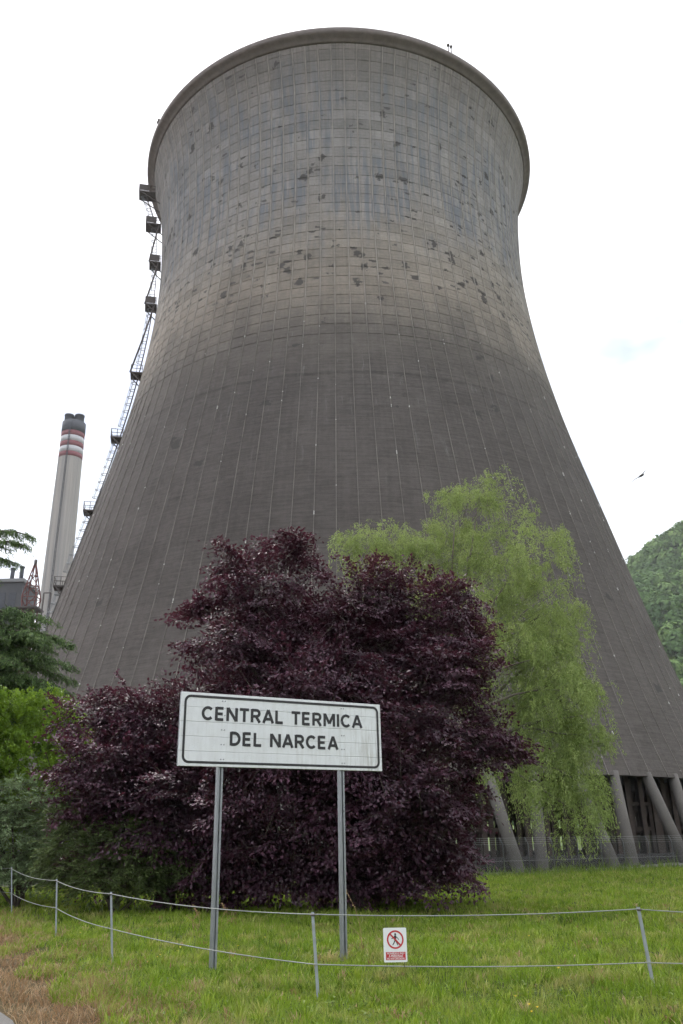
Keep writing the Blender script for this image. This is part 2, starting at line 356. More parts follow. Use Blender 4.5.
i, j = np.meshgrid(np.arange(len(rr)-1), np.arange(na), indexing='ij')
F = np.stack([i*na+j, i*na+(j+1) % na, (i+1)*na+(j+1) % na, (i+1)*na+j], -1).reshape(-1, 4)[:, ::-1]
V = np.concatenate([V, [[0, 0, 0]]]); ground = link('ground', mesh_np('ground', V, F, [M['soil']], smooth=True)); tag(ground, kind='structure')
a = RA[:2] - rdir*60; b = RB[:2] + rdir*60; n_ = rnor*6.0
N = 120; tt = np.linspace(0, 1, N)
edge = a + (b-a)*tt[:, None] + rnor*(.10*np.sin(tt*700)+.05*np.sin(tt*1900+1))[:, None]
V = np.concatenate([np.c_[edge, np.full(N, .012)], np.c_[edge+n_, np.full(N, .012)]])
F = np.array([(k, k+1, N+k+1, N+k) for k in range(N-1)])
if np.cross(np.r_[rdir, 0], np.r_[rnor, 0])[2] < 0: F = F[:, ::-1]
tag(link('road', mesh_np('road', V, F, [M['asphalt']])), kind='structure')

def hz(x, y):
    """hill height: a long flank rising to the right behind the tower"""
    x = np.asarray(x, float); y = np.asarray(y, float)
    az = np.arctan2(x, y); d = np.hypot(x, y)
    ridge = np.interp(np.degrees(az), [-180, -60, -25, 0, 12, 17, 19.3, 22, 23.4, 25.5, 30, 40, 60, 90, 180], [20, 15, 5, 25, 80, 172, 212, 222, 228, 222, 210, 180, 150, 80, 20])
    s = np.clip((d-330)/430, 0, 1); s = s**1.15
    h = ridge * 1.05 * s * (1 - .35*np.clip((d-800)/700, 0, 1))
    h = h + (14*np.sin(x*.021+1)*np.cos(y*.017)+7*np.sin(x*.05+y*.043)+22*np.sin(az*38+d*.012)*s*(1-s)*1.6) * np.clip(s*2, 0, 1)*np.clip(ridge/120, 0.1, 1)
    return h - 2.0
na2, nr2 = 130, 60
az = np.radians(np.linspace(-75, 95, na2)); rd = np.linspace(325, 1500, nr2)
HX = rd[:, None]*np.sin(az); HY = rd[:, None]*np.cos(az)
V = np.stack([HX, HY, hz(HX, HY)], -1).reshape(-1, 3)
i, j = np.meshgrid(np.arange(nr2-1), np.arange(na2-1), indexing='ij')
F = np.stack([i*na2+j, i*na2+j+1, (i+1)*na2+j+1, (i+1)*na2+j], -1).reshape(-1, 4)[:, ::-1]
tag(link('hill', mesh_np('hill', V, F, [M['weed']], attr=rng.random(len(V))*.5, smooth=True)), kind='structure')

# woodland crowns on the hill: lumpy crowns of small faces, one mass
def ico(sub):
    import bmesh
    bm = bmesh.new(); bmesh.ops.create_icosphere(bm, subdivisions=sub, radius=1)
    v = np.array([x.co[:] for x in bm.verts]); f = np.array([[q.index for q in x.verts] for x in bm.faces]); bm.free(); return v, f
NW = 4600
ang = np.radians(np.concatenate([rng.uniform(15, 34, int(NW*.8)), rng.uniform(-40, 75, NW-int(NW*.8))])); dd = np.sqrt(rng.uniform(345**2, 880**2, NW))
wx, wy = dd*np.sin(ang), dd*np.cos(ang); wz = hz(wx, wy)
ws = rng.uniform(3.2, 7.5, NW); per = 150
m_ = np.repeat(np.arange(NW), per); k = len(m_); dv = rng.standard_normal((k, 3)); dv[:, 2] = abs(dv[:, 2])*1.2-.35; dv /= np.linalg.norm(dv, axis=1)[:, None]
bump_ = 1+.22*np.sin((dv*rng.normal(0, 3, (NW, 3))[m_]).sum(1)+rng.uniform(0, 6, NW)[m_])+.08*rng.standard_normal(k)
Pw = np.stack([wx, wy, wz+ws*.6], -1)[m_]+dv*(bump_*ws[m_])[:, None]*[1, 1, 1.1]
Aw = rng.standard_normal((k, 3)); Nw = dv+rng.normal(0, .35, (k, 3)); Aw -= Nw*(Aw*Nw).sum(1)[:, None]/(Nw*Nw).sum(1)[:, None]; Aw /= np.linalg.norm(Aw, axis=1)[:, None]
Sw = np.cross(Aw, Nw); Sw /= np.linalg.norm(Sw, axis=1)[:, None]; sz = (ws[m_]*rng.uniform(.14, .28, k))[:, None]
Vw = np.stack([Pw-Aw*sz, Pw+Sw*sz*.8, Pw+Aw*sz, Pw-Sw*sz*.8], 1).reshape(-1, 3)
Vw = [Vw]; Fw = np.arange(k*4).reshape(-1, 4); Av = [np.repeat(np.clip(rng.beta(2, 2, NW)[m_]+rng.normal(0, .10, k), 0, 1), 4)]
tag(link('hillside_wood', mesh_np('hillside_wood', np.concatenate(Vw), Fw, [M['wood']], attr=np.concatenate(Av))), 'hazy green woodland covering the hillside right of the cooling tower', 'woodland', kind='stuff')

# ------------------------------------------------------------------ cooling tower
tower = empty('cooling_tower', (TX, TY, 0), 'huge grey concrete cooling tower with dark stained lower half and V-shaped legs', 'cooling tower')
def tl(o): o.parent = tower; return o
zz_ = np.concatenate([np.linspace(LIN, TOP, 140)])
outer = [(float(tr_(z)), float(z)) for z in zz_]
inner = [(float(tr_(z))-(.35+.6*max(0, 1-(z-LIN)/8)), float(z)) for z in zz_[::-1]]
inner[0] = (inner[0][0], TOP+.02)
shell = MB().lathe(outer+inner, 216, closed=True, a0=math.pi/NRIB).build('shell', M['shell'], tower)
# rim cornice: flared ring beam with a walkway edge
Rt = float(tr_(TOP))
prof = [(Rt-.40, TOP-.3), (Rt-.12, TOP-.75), (Rt+.06, TOP-.42), (Rt+.40, TOP-.16), (Rt+.72, TOP-.02), (Rt+.92, TOP+.1), (Rt+1.0, TOP+.3), (Rt+1.0, TOP+.8), (Rt+.9, TOP+.95), (Rt-.40, TOP+.95)]
MB().lathe(prof, 216, closed=True).build('rim', M['rim'], tower)
# upright kerb pieces of the rim walkway
# raised formwork panels between the meridian ribs
GAP = .11
zrow = LIN + ROWH*np.arange(NROW+1)
def panel_verts(r):
    gp = .003 if zrow[r] < 54 else .026; z0, z1 = zrow[r]+gp, zrow[r+1]-gp
    ra, rb = float(tr_(z0)), float(tr_(z1)); out_ = []
    for z, R0 in ((z0, ra), (z1, rb)):
        h = math.pi/NRIB; hw = h - GAP/R0; Rf = R0/ math.cos(0)
        for s in (-1, 1):
            for d in (-.05, .045 if zrow[r] > 54 else .016):
                q = (Rf+d); bv = .02 if zrow[r] > 54 else .006; out_.append((q*math.sin(s*(hw if d < 0 else hw-bv/R0)), -q*math.cos(s*hw), z + (0 if d < 0 else (bv if z == z0 else -bv))))
    return np.array(out_)      # order: z0:(-,in)(-,out)(+,in)(+,out) z1: same
PF = np.array([(1, 3, 7, 5), (0, 1, 5, 4), (3, 2, 6, 7), (5, 7, 6, 4), (0, 2, 3, 1)])
TH = 2*math.pi/NRIB
def rotz(v, a):
    c, s = math.cos(a), math.sin(a); return v @ np.array([[c, s, 0], [-s, c, 0], [0, 0, 1.0]])
pv = [panel_verts(r) for r in range(NROW)]
cand = []
for r in range(NROW):
    for k in range(-30, 31):
        w = rotz(pv[r], k*TH) + [TX, TY, 0]
        x, y, d = proj(w[[1, 3, 7, 5]]); area = .5*abs(np.dot(x, np.roll(y, 1))-np.dot(y, np.roll(x, 1)))
        cx, cy = x.mean(), y.mean()
        if 5 < cx < 678 and cy < 505 and (cx-w.mean()*0) and np.dot(np.array([math.sin(k*TH), -math.cos(k*TH), 0]), CAM-w.mean(0)) > 0: cand.append((area, r, k))
cand.sort(reverse=True); pick = {(r, k) for _, r, k in cand[:298]}
Vp = []; Fp = []; pm = {}
for r in range(NROW):
    for k in range(NRIB):
        kk = k if k <= NRIB//2 else k-NRIB
        if (r, kk) in pick:
            if r not in pm: pm[r] = mesh_np('panel', pv[r], PF, [M['shell']])
            o = link('panel', pm[r], shell); o.rotation_euler.z = kk*TH
        else:
            Fp.append(PF + len(Vp)*8); Vp.append(rotz(pv[r], k*TH))
o = link('panel_field', mesh_np('panel_field', np.concatenate(Vp), np.concatenate(Fp), [M['shell']]), shell); tag(o, kind='stuff')
# meridian ribs between panel columns
zr = np.linspace(LIN+.01, TOP-.7, 70); rv = []
for z in zr:
    R0 = float(tr_(z)); w = .05 if z < 56 else .075
    rv += [(-w, -(R0-.04), z), (-w*.8, -(R0+.075), z), (w*.8, -(R0+.075), z), (w, -(R0-.04), z)]
rf = [(i*4+j, i*4+j+1, i*4+j+5, i*4+j+4) for i in range(len(zr)-1) for j in range(3)]
ribm = mesh_np('rib', rv, np.array(rf), [M['rib']])
for k in range(NRIB):
    o = link('rib', ribm, shell); o.rotation_euler.z = (k+.5)*TH
# V legs, 34 pairs
NV = 34; DV = 2*math.pi/NV; A0 = R_(16.4)
def cyl(th, r, z): return np.array([r*math.sin(th), -r*math.cos(th), z])
Rl = float(tr_(LIN))-.45
for sgn in (-1, 1):
    m = MB(); p0 = cyl(sgn*R_(1.05), 45.65, -1.0); p1 = cyl(sgn*R_(2.65), Rl, LIN+.25)
    m.tube([p0, p0+(p1-p0)*.5, p1], [.50, .48, .47], 14); lm = m.mesh('leg', M['legc'])
    for k in range(NV):
        o = link('leg', lm, tower); o.rotation_euler.z = A0+k*DV
m = MB(); q = [cyl(R_(a), r, z) for z in (-1.2, -.45) for a, r in ((-2.3, 44.6), (2.3, 44.6), (2.3, 46.5), (-2.3, 46.5))]
m.add(q, [(0,1,2,3),(7,6,5,4),(0,4,5,1),(1,5,6,2),(2,6,7,3),(3,7,4,0)]); pm_ = m.mesh('pedestal', M['concrete'])
for k in range(NV):
    o = link('pedestal', pm_, tower); o.rotation_euler.z = A0+k*DV
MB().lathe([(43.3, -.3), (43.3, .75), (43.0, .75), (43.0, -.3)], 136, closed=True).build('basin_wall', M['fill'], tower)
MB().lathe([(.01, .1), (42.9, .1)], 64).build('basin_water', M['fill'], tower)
MB().lathe([(.01, LIN+.3), (Rl-.75, LIN+.3), (Rl-1.2, LIN+2.2), (.01, LIN+2.2)], 96).build('fill_pack', M['fill'], tower)  # dark slab at fill level, put in to keep the interior dark
cm = MB().box((-.19, -.19, 0), (.19, .19, LIN+.35)).mesh('inner_column', M['rust'])
bmn = 0
for gx in np.arange(-38.5, 39, 5.5):
    for gy in np.arange(-38.5, 39, 4.4):
        if math.hypot(gx, gy) < 40.5 and gy < 22:
            o = link('inner_column', cm, tower); o.location = (gx + (.0), gy, .1)
for rk, dk in ((41.0, 2.65), (38.2, 2.65)):
    for a_ in np.arange(-20, 62, dk):
        o = link('inner_column', cm, tower); o.location = cyl(R_(a_+(1.3 if rk < 40 else 0)), rk, .1)
for zb in (2.6, 4.7):
    for gy in np.arange(-38.5, 22, 8.8):
        w = math.sqrt(max(0, 40.5**2-gy*gy))
        if w > 3: MB().box((-w, gy-.12, zb), (w, gy+.12, zb+.3)).build('inner_beam', M['rust'], tower)
# rim lamps
for px, py in ((450, 47), (155, 125), (528, 141)):
    best = None
    for a in np.linspace(-math.pi, math.pi, 2000):
        P = cyl(a, Rt+.7, TOP+1.6)+[TX, TY, 0]; x, y, d = proj(P); e = abs(x-px)+abs(y-py)*.5
        if best is None or e < best[0]: best = (e, a)
    a = best[1]; m = MB(); p = cyl(a, Rt+.7, TOP+.9)
    for da in (-.008, .008):
        p = cyl(a+da, Rt+.7, TOP+.9); m.tube([p, p+[0, 0, 1.3]], .06, 6); m.tube([p+[0, 0, 1.3], p+[0, 0, 1.55], p+[0, 0, 1.75]], [.14, .22, .10], 8)
    m.build('warning_lamp', M['dsteel'], tower)

# stair ladder with caged flights and landings up the left flank
TS = R_(-77.5)
er = np.array([math.sin(TS), -math.cos(TS), 0]); et = np.array([math.cos(TS), math.sin(TS), 0])
def sp_(z, out_, side=0.0): return er*(float(tr_(min(z, TOP)))+out_) + et*side + [0, 0, z]
def z_at(py):
    zs = np.linspace(8, 103, 2000); ys = np.array([proj(sp_(z, 1.0)+[TX, TY, 0])[1] for z in zs]); return float(zs[np.argmin(abs(ys-py))])
plat = [z_at(y) for y in (588, 513, 440, 376, 308, 266)] + [TOP-10.5, TOP-4.5]
lad_pts = []
for i, zp in enumerate(plat):
    big_ = i >= 4
    o0, o1 = (.15, 1.85) if i < 6 else ((.2, 2.5) if i == 6 else (.6, 3.1))
    m = MB(); hw = 1.05
    c = sp_(zp, 0); R0 = float(tr_(min(zp, TOP)))
    def pt(o_, s_, dz): return er*(R0+o_) + et*s_ + [0, 0, zp+dz]
    def pbox(m, oa, ob, sa, sb, za, zb):
        q = [pt(o_, s_, z_) for z_ in (za, zb) for o_, s_ in ((oa, sa), (ob, sa), (ob, sb), (oa, sb))]
        m.add(q, [(0,1,2,3),(7,6,5,4),(0,4,5,1),(1,5,6,2),(2,6,7,3),(3,7,4,0)])
    pl = MB(); pbox(pl, o0, o1, -hw, hw, -.12, .08); po = pl.build('landing', M['dsteel'], tower)
    rl = MB()
    for o_ in (o0+.1, (o0+o1)/2, o1-.05):
        for s_ in (-hw+.05, hw-.05): rl.bar(pt(o_, s_, .08), pt(o_, s_, 1.2), .07)
    for dz in (.65, 1.2):
        rl.bar(pt(o0, -hw+.05, dz), pt(o1, -hw+.05, dz), .06); rl.bar(pt(o0, hw-.05, dz), pt(o1, hw-.05, dz), .06); rl.bar(pt(o1-.05, -hw, dz), pt(o1-.05, hw, dz), .06)
    if big_:
        for s_ in (-hw-.03, hw+.03): pbox(rl, o1-1.5 if i < 6 else o1-1.6, o1, s_-.02, s_+.02, .1, 1.25)
        pbox(rl, o1-.02, o1+.03, -hw, hw, .1, 1.25)
    rl.build('railing', M['dsteel'], po)
    for s_ in (-hw+.1, hw-.1): MB().bar(pt(o1-.3, s_, -.1), pt(-.2, s_, -2.0), .12).build('bracket', M['dsteel'], po)
for i in range(-1, len(plat)-1):
    za = 1.0 if i < 0 else plat[i]; zb = plat[i+1]
    if i < 0: za = LIN
    m = MB(); n = max(4, int((zb-za)/.9)); zs = np.linspace(za, zb+1.0, n)
    oo = (lambda z: .75) if i < 5 else (lambda z: .9+1.2*np.clip((z-(TOP-10.5))/6, 0, 1))
    for s_ in (-.28, .28): m.tube([sp_(z, oo(z), s_) for z in zs], .05, 4)
    for z in np.arange(za, zb+1, .45): m.bar(sp_(z, oo(z), -.28), sp_(z, oo(z), .28), .04)
    lo = m.build('ladder', M['dsteel'], tower)
    m = MB()
    for z in np.arange(za+2.2, zb+.2, 1.15):
        a = np.linspace(0, math.pi, 7); p = [sp_(z, oo(z)+.75*math.sin(q), .38*math.cos(q)) for q in a]
        m.tube(p, .055, 4)
    for q in (.25, .5, .75):
        m.tube([sp_(z, oo(z)+.75*math.sin(q*math.pi), .38*math.cos(q*math.pi)) for z in np.linspace(za+2.2, zb, n)], .03, 4)
    m.build('safety_cage', M['steel'], lo)
m = MB()
for i in range(3, 6):
    m.tube([sp_(plat[i], 1.9, .9), sp_((plat[i]+plat[i+1])/2, 1.25, .9), sp_(plat[i+1], .5, .9)], .12, 6)
m.build('riser_pipe', M['dsteel'], tower)

# ------------------------------------------------------------------ chimney and plant behind, left
ct = aty(74.3, 424, 260.0); CX, CY, CZ = ct[0], 260.0, ct[2]
chim = empty('chimney', (CX, CY, 0), 'tall concrete chimney with red and white bands behind the cooling tower', 'chimney')
t = NT('chimney_concrete'); P = t.pos(); sp = t.n('ShaderNodeSeparateXYZ', {0: P})
sv = t.n('ShaderNodeCombineXYZ', {0: t.math('MULTIPLY', sp.outputs[0], 1.1), 1: t.math('MULTIPLY', sp.outputs[1], 1.1), 2: t.math('MULTIPLY', sp.outputs[2], .02)}).outputs[0]
c = t.ramp(t.noise(sv, 1.0, 4, .6), [(.3, (.24, .24, .245)), (.55, (.34, .32, .30)), (.75, (.42, .385, .35))])
t.principled(c, .9, 0, t.noise(P, 2, 4), .3, .05); M['chim'] = t.m
rT, rB = 3.8, 5.4
def rc(z): return rB + (rT-rB)*z/CZ
bands = [(0, -4.0, 'cap'), (-4.0, -5.9, 'red'), (-5.9, -8.0, 'white'), (-8.0, -9.9, 'red'), (-9.9, -12.0, 'white'), (-12.0, -13.8, 'red')]
M['cap'] = simple('soot_dark', (.085, .09, .105), .9, var=.3); M['bred'] = simple('faded_red', (.22, .085, .095), .8, var=.25, scale=.7); M['bwhite'] = simple('faded_white', (.48, .48, .50), .8, var=.12, scale=.7)
MB().lathe([(rc(0), 0), (rc(CZ*.5), CZ*.5), (rc(CZ-13.8), CZ-13.8)], 40).build('shaft', M['chim'], chim)
for a_, b_, nm in bands:
    z1, z0 = CZ+a_, CZ+b_
    e = .03 if nm != 'cap' else .12
    MB().lathe([(rc(z0)-.3, z0+.004), (rc(z0)+e, z0+.004), (rc(z1)+e, z1-.004), (.3 if nm == 'cap' else rc(z1)-.3, z1-.004)], 40).build('cap' if nm == 'cap' else 'painted_band', M['cap'] if nm == 'cap' else M['bred' if nm == 'red' else 'bwhite'], chim)
for fx, fy in ((-1.75, -.6), (1.7, -.2), (0, 1.9)):
    MB().lathe([(1.55, CZ-.2), (1.55, CZ+2.6), (1.66, CZ+2.6), (1.66, CZ+3.1), (1.3, CZ+3.1), (1.3, CZ)], 20, c=(fx, fy)).build('flue', M['cap'], chim)
ld = MB(); a_ = R_(2)  # rails and rungs standing in for the dark line down the shaft
for da in (-.045, .045):
    ld.tube([(rc(z)*1.0*math.sin(a_+da)+0, -(rc(z)+.35)*math.cos(a_+da), z) for z in np.linspace(0, CZ-1, 12)], .10, 4)
for z in np.arange(2, CZ-1, 1.6): ld.bar((-.1, -(rc(z)+.35), z), (.4, -(rc(z)+.35), z), .09)
ld.build('ladder', M['cap'], chim)
M['clad'] = simple('grey_cladding', (.085, .087, .095), .7, var=.2, scale=.3)
M['clad2'] = simple('pale_cladding', (.24, .245, .25), .7, var=.15, scale=.3)
# boiler house
bY = 165.0
p = aty(23, 582, bY); bx1 = p[0]; bz = p[2]; bh = empty('boiler_house', (bx1, bY, 0), 'dark grey boiler house with roof pipes left of the chimney', 'building')
MB().box((-32, 0, 0), (0, 9, bz)).build('wall', M['clad'], bh)
MB().box((-32.4, -.4, bz+.005), (.4, 9.4, bz+.7)).build('roof', M['clad2'], bh)
for k in range(5):
    for q in range(14):
        w_ = MB().box((-30.5+q*2.15, -.10, bz-5.5-k*7), (-29.0+q*2.15, -.02, bz-2.2-k*7)).build('window', M['clad2'] if (q+k) % 5 == 0 else M['cap'], bh)
for k in range(6): MB().box((-32.2, -.55, bz-6.3-k*7), (.2, -.12, bz-5.9-k*7)).build('ledge', M['clad2'], bh)
for x_, h_ in ((-8.2, 5.2), (-3.6, 3.7), (-1.7, 4.0), (-14, 4.2), (-20, 3.6)):
    MB().tube([(x_, 3, bz+.6), (x_, 3, bz+h_)], .42, 10).tube([(x_, 3, bz+h_), (x_, 3, bz+h_+.3)], .55, 10).build('vent_pipe', M['cap'], bh)
# lattice mast
M['mast'] = simple('red_lead_steel', (.16, .06, .055), .7, .1, var=.4)
mY = 150.0; p = aty(36, 560, mY); mz = p[2]; ma = empty('lattice_mast', (p[0], mY, 0), 'thin steel lattice mast beside the boiler house', 'mast')
m = MB(); lv = np.concatenate([np.linspace(0, mz-9.6, 16), np.linspace(mz-9.6, mz-1.0, 5)[1:]])
def mw(z): return 1.05 if z <= mz-9.6 else np.interp(z, [mz-9.6, mz-1], [1.7, .15])
for sx, sy in ((-1, -1), (1, -1), (1, 1), (-1, 1)):
    m.tube([(sx*mw(z), sy*mw(z), z) for z in lv], .13, 4)
for z0, z1 in zip(lv[:-1], lv[1:]):
    for (ax, ay), (bx_, by_) in (((-1, -1), (1, -1)), ((1, -1), (1, 1)), ((1, 1), (-1, 1)), ((-1, 1), (-1, -1))):
        m.bar((ax*mw(z0), ay*mw(z0), z0), (bx_*mw(z1), by_*mw(z1), z1), .13); m.bar((ax*mw(z1), ay*mw(z1), z1), (bx_*mw(z1), by_*mw(z1), z1), .13)
m.build('lattice', M['mast'], ma)
MB().box((-1.9, -1.9, mz-9.7), (1.9, 1.9, mz-9.4)).build('landing', M['dsteel'], ma)
MB().tube([(0, 0, mz-1.2), (0, 0, mz)], .3, 8).build('beacon', M['dsteel'], ma)
# steel gantry next to it
gY = 140.0; p0 = aty(44, 593, gY); p1 = aty(51, 593, gY); ga = empty('steel_gantry', (p0[0], gY, 0), 'slender open steel gantry between lattice mast and cooling tower', 'gantry')
w_ = p1[0]-p0[0]; h_ = p0[2]
for x_ in (0, w_): MB().bar((x_, 0, 0), (x_, 0, h_), .2).build('upright', M['dsteel'], ga)
for z_ in np.linspace(h_*.4, h_, 6): MB().bar((0, 0, z_), (w_, 0, z_), .16).build('crossbar', M['dsteel'], ga)

# ------------------------------------------------------------------ foliage toolkit
def unit(v): return v/(np.linalg.norm(v, axis=-1, keepdims=True)+1e-9)
def leaf_mesh(name, P, A, Nn, Ln, Wd, mat, var, fold=.12):
    """P base points, A axes, Nn rough normals, lengths, widths: one pointed leaf quad each"""
    A = unit(A); S = unit(np.cross(A, Nn)); Nr = np.cross(S, A); n = len(P)
    Ln = np.broadcast_to(Ln, (n,))[:, None]; Wd = np.broadcast_to(Wd, (n,))[:, None]
    V = np.stack([P, P+A*Ln*.45+S*Wd*.5+Nr*Wd*fold, P+A*Ln-Nr*Wd*fold, P+A*Ln*.45-S*Wd*.5+Nr*Wd*fold], 1).reshape(-1, 3)
    F = np.arange(n*4).reshape(-1, 4)
    return mesh_np(name, V, F, [mat], attr=np.repeat(var, 4))
def sph(n): return unit(rng.standard_normal((n, 3)))
def lobe_px(px, py, rx, ry, Y, dy=0.0, ky=1.0):
    c = aty(px, py, Y+dy); d = (c-CAM) @ FW; s = d/FPX
    return (c, np.array([rx*s, .5*(rx+ry)*s*ky, ry*s]))
def branch_tree(name_parent, base, targets, r0, mat, trunk_h, lean=(0, 0)):
    """trunk with limbs curving to the given points; trunk and limbs as parts"""
    base = np.array(base, float); fork = base+[lean[0], lean[1], trunk_h]
    MB().tube([base-[0, 0, .2], base+(fork-base)*.15, base+(fork-base)*.6+[.08, .05, 0], fork], [r0*1.35, r0*1.05, r0*.85, r0*.7], 10).build('trunk', mat, name_parent)
    for c in targets:
        c = np.array(c); q = np.linspace(0, 1, 7)[:, None]; st = base+(fork-base)*rng.uniform(.6, .95)
        mid = (st+c)/2+np.array([0, 0, .25*np.linalg.norm(c-st)*rng.uniform(.1, .7)])+rng.normal(0, .25, 3)
        pts = (1-q)**2*st+2*q*(1-q)*mid+q*q*c+rng.normal(0, .06, (7, 3))*np.sin(q*3.14)
        MB().tube(pts, np.linspace(r0*.42, r0*.07, 7), 7).build('limb', mat, name_parent)
def clumps(lobes, n, lo=.35, pw=.5, wts=None):
    vol = np.array([np.prod(r)**(.75) for c, r in lobes]); vol = vol/vol.sum()
    k = rng.choice(len(lobes), n, p=vol); C = np.array([l[0] for l in lobes])[k]; Rr = np.array([l[1] for l in lobes])[k]
    d = sph(n); f = lo+(1-lo)*rng.random(n)**pw
    return C+d*Rr*f[:, None], d, Rr, f
def twigs_mesh(name, S, E, r, mat, parent):
    """many thin three-sided twigs in one mesh"""
    n = len(S); d = unit(E-S); u = unit(np.cross(d, np.array([.3, .2, .93]))); w = np.cross(d, u)
    a = [0, 2.094, 4.189]; V = []
    for p, rr_ in ((S, r), (E, r*.35)):
        for q in a: V.append(p+rr_*(math.cos(q)*u+math.sin(q)*w))
    V = np.stack(V, 1).reshape(-1, 3); b = (np.arange(n)*6)[:, None]
    F = np.concatenate([b+np.array([[i, (i+1) % 3, 3+(i+1) % 3, 3+i]]) for i in range(3)])
    return tag(link(name, mesh_np(name, V, F, [mat]), parent), kind='stuff')

def plum_tree(base, lobes, label, nclump, per, limbs, spikes=0, group=None):
    root = empty('purple_leaved_tree', tuple(base), label, 'tree', group)
    b = np.array(base, float)
    loc = [(c-b, r) for c, r in lobes]
    branch_tree(root, (0, 0, 0), [c+[0, 0, -.2] for c, r in loc][:limbs], .30, M['bark'], 1.7)
    C, d, Rr, f = clumps(loc, nclump, .25, .5)
    # ragged outline: some clumps shoot past the lobe surface, mostly upwards
    out_ = (rng.random(nclump) < .16) & (f > .8); C = C + d*(out_*rng.uniform(.1, .6, nclump))[:, None]
    if spikes:
        ks = rng.integers(0, len(loc), spikes); ds = unit(sph(spikes)*[1, .5, 1]+[0, 0, .15])
        for q in range(spikes):
            c0, r0 = loc[ks[q]]; t_ = np.linspace(.85, 1.0, 5)[:, None]; Ls = rng.uniform(.3, .8)
            C = np.concatenate([C, c0+ds[q]*r0*.9+ds[q]*Ls*np.linspace(0, 1, 6)[:, None]]); d = np.concatenate([d, np.repeat(ds[q:q+1], 6, 0)])
    C[:, 2] = np.maximum(C[:, 2], .25); n = len(C)
    tw = unit(d*.9+rng.normal(0, .5, (n, 3))+[0, 0, .12]); TLn = rng.uniform(.55, 1.2, n)
    twigs_mesh('twigs', C-tw*TLn[:, None]*.9, C+tw*TLn[:, None]*.6, .012, M['bark'], root)
    # sprays are flat-ish layers that dip at the tips
    m_ = np.repeat(np.arange(n), per); tpos = rng.uniform(-.5, .75, len(m_))
    side = unit(np.cross(tw, [0, 0, 1.0])+1e-6); lat = rng.normal(0, .31, len(m_))*(1.1-.6*np.clip(tpos, 0, 1))
    P = C[m_]+tw[m_]*(tpos*TLn[m_])[:, None]+side[m_]*lat[:, None]+rng.normal(0, .036, (len(m_), 3))
    P[:, 2] -= .45*lat**2+.16*np.clip(tpos, 0, 1)
    A = unit(side[m_]*np.sign(lat)[:, None]*.7+tw[m_]*.8+rng.normal(0, .45, (len(m_), 3))+[0, 0, -.25])
    Nn = unit(rng.normal(0, .42, (len(m_), 3))+d[m_]*.5+[0, 0, 1.0])
    cv = rng.random(n); var = np.clip(.45*cv[m_]+.4*rng.random(len(m_))+.3*(tpos-.1), 0, 1)
    link('crown', leaf_mesh('crown', P, A, Nn, rng.uniform(.08, .155, len(m_)), rng.uniform(.055, .10, len(m_)), M['plum'], var), root)
    return root

YM = 25.0
main_l = [lobe_px(270, 598, 56, 50, YM, -.5), lobe_px(232, 640, 46, 48, YM, -1), lobe_px(338, 646, 70, 56, YM, 0), lobe_px(425, 618, 50, 46, YM, 1), lobe_px(448, 636, 38, 46, YM, .5),
          lobe_px(436, 692, 58, 56, YM, 0), lobe_px(478, 735, 34, 30, YM, -.5), lobe_px(508, 738, 16, 9, YM, -.5), lobe_px(300, 720, 105, 75, YM, -1.2), lobe_px(392, 775, 84, 70, YM, -1.0), lobe_px(300, 815, 100, 65, YM, -.5),
          lobe_px(430, 835, 46, 52, YM, -.6), lobe_px(350, 850, 70, 42, YM, .5), lobe_px(280, 660, 80, 60, YM, 1.5), lobe_px(370, 700, 90, 90, YM, 2), lobe_px(240, 564, 26, 20, YM, -.5), lobe_px(290, 558, 26, 20, YM, -.5), lobe_px(345, 605, 40, 28, YM, 0), lobe_px(212, 602, 14, 12, YM, -.8), lobe_px(464, 590, 18, 18, YM, 1), lobe_px(420, 880, 26, 18, YM, -.8), lobe_px(340, 878, 60, 16, YM, 0), lobe_px(250, 872, 50, 20, YM, 0), lobe_px(378, 596, 38, 30, YM, .5), lobe_px(300, 874, 130, 16, YM, 2.5), lobe_px(380, 874, 70, 16, YM, 2.5), lobe_px(440, 842, 30, 34, YM, .3), lobe_px(445, 870, 30, 18, YM, .8)]  # wide low rear lobes added so no light passes beneath the crown
mb = aty(352, 890, YM+.5); mb[2] = 0
plum_tree(mb, main_l, 'large bushy purple-leaved tree behind the white name sign', 1600, 125, 12, 26, 'purple-leaved trees')
left_l = [lobe_px(72, 720, 24, 16, 26.0), lobe_px(125, 716, 36, 26, 26.0, .5), lobe_px(168, 730, 42, 40, 26.0, .5), lobe_px(108, 765, 56, 46, 26.0, -.5), lobe_px(170, 790, 70, 60, 26.0, -.3), lobe_px(215, 835, 60, 44, 26.0), lobe_px(120, 815, 50, 40, 26.0, .5), lobe_px(150, 760, 60, 50, 26.0, 1.5), lobe_px(170, 868, 90, 20, 26.0, 1.5), lobe_px(230, 872, 50, 16, 26.0, 0)]
lb = aty(165, 890, 26.5); lb[2] = 0
plum_tree(lb, left_l, 'lower spreading purple-leaved tree left of the white name sign', 640, 125, 7, 12, 'purple-leaved trees')

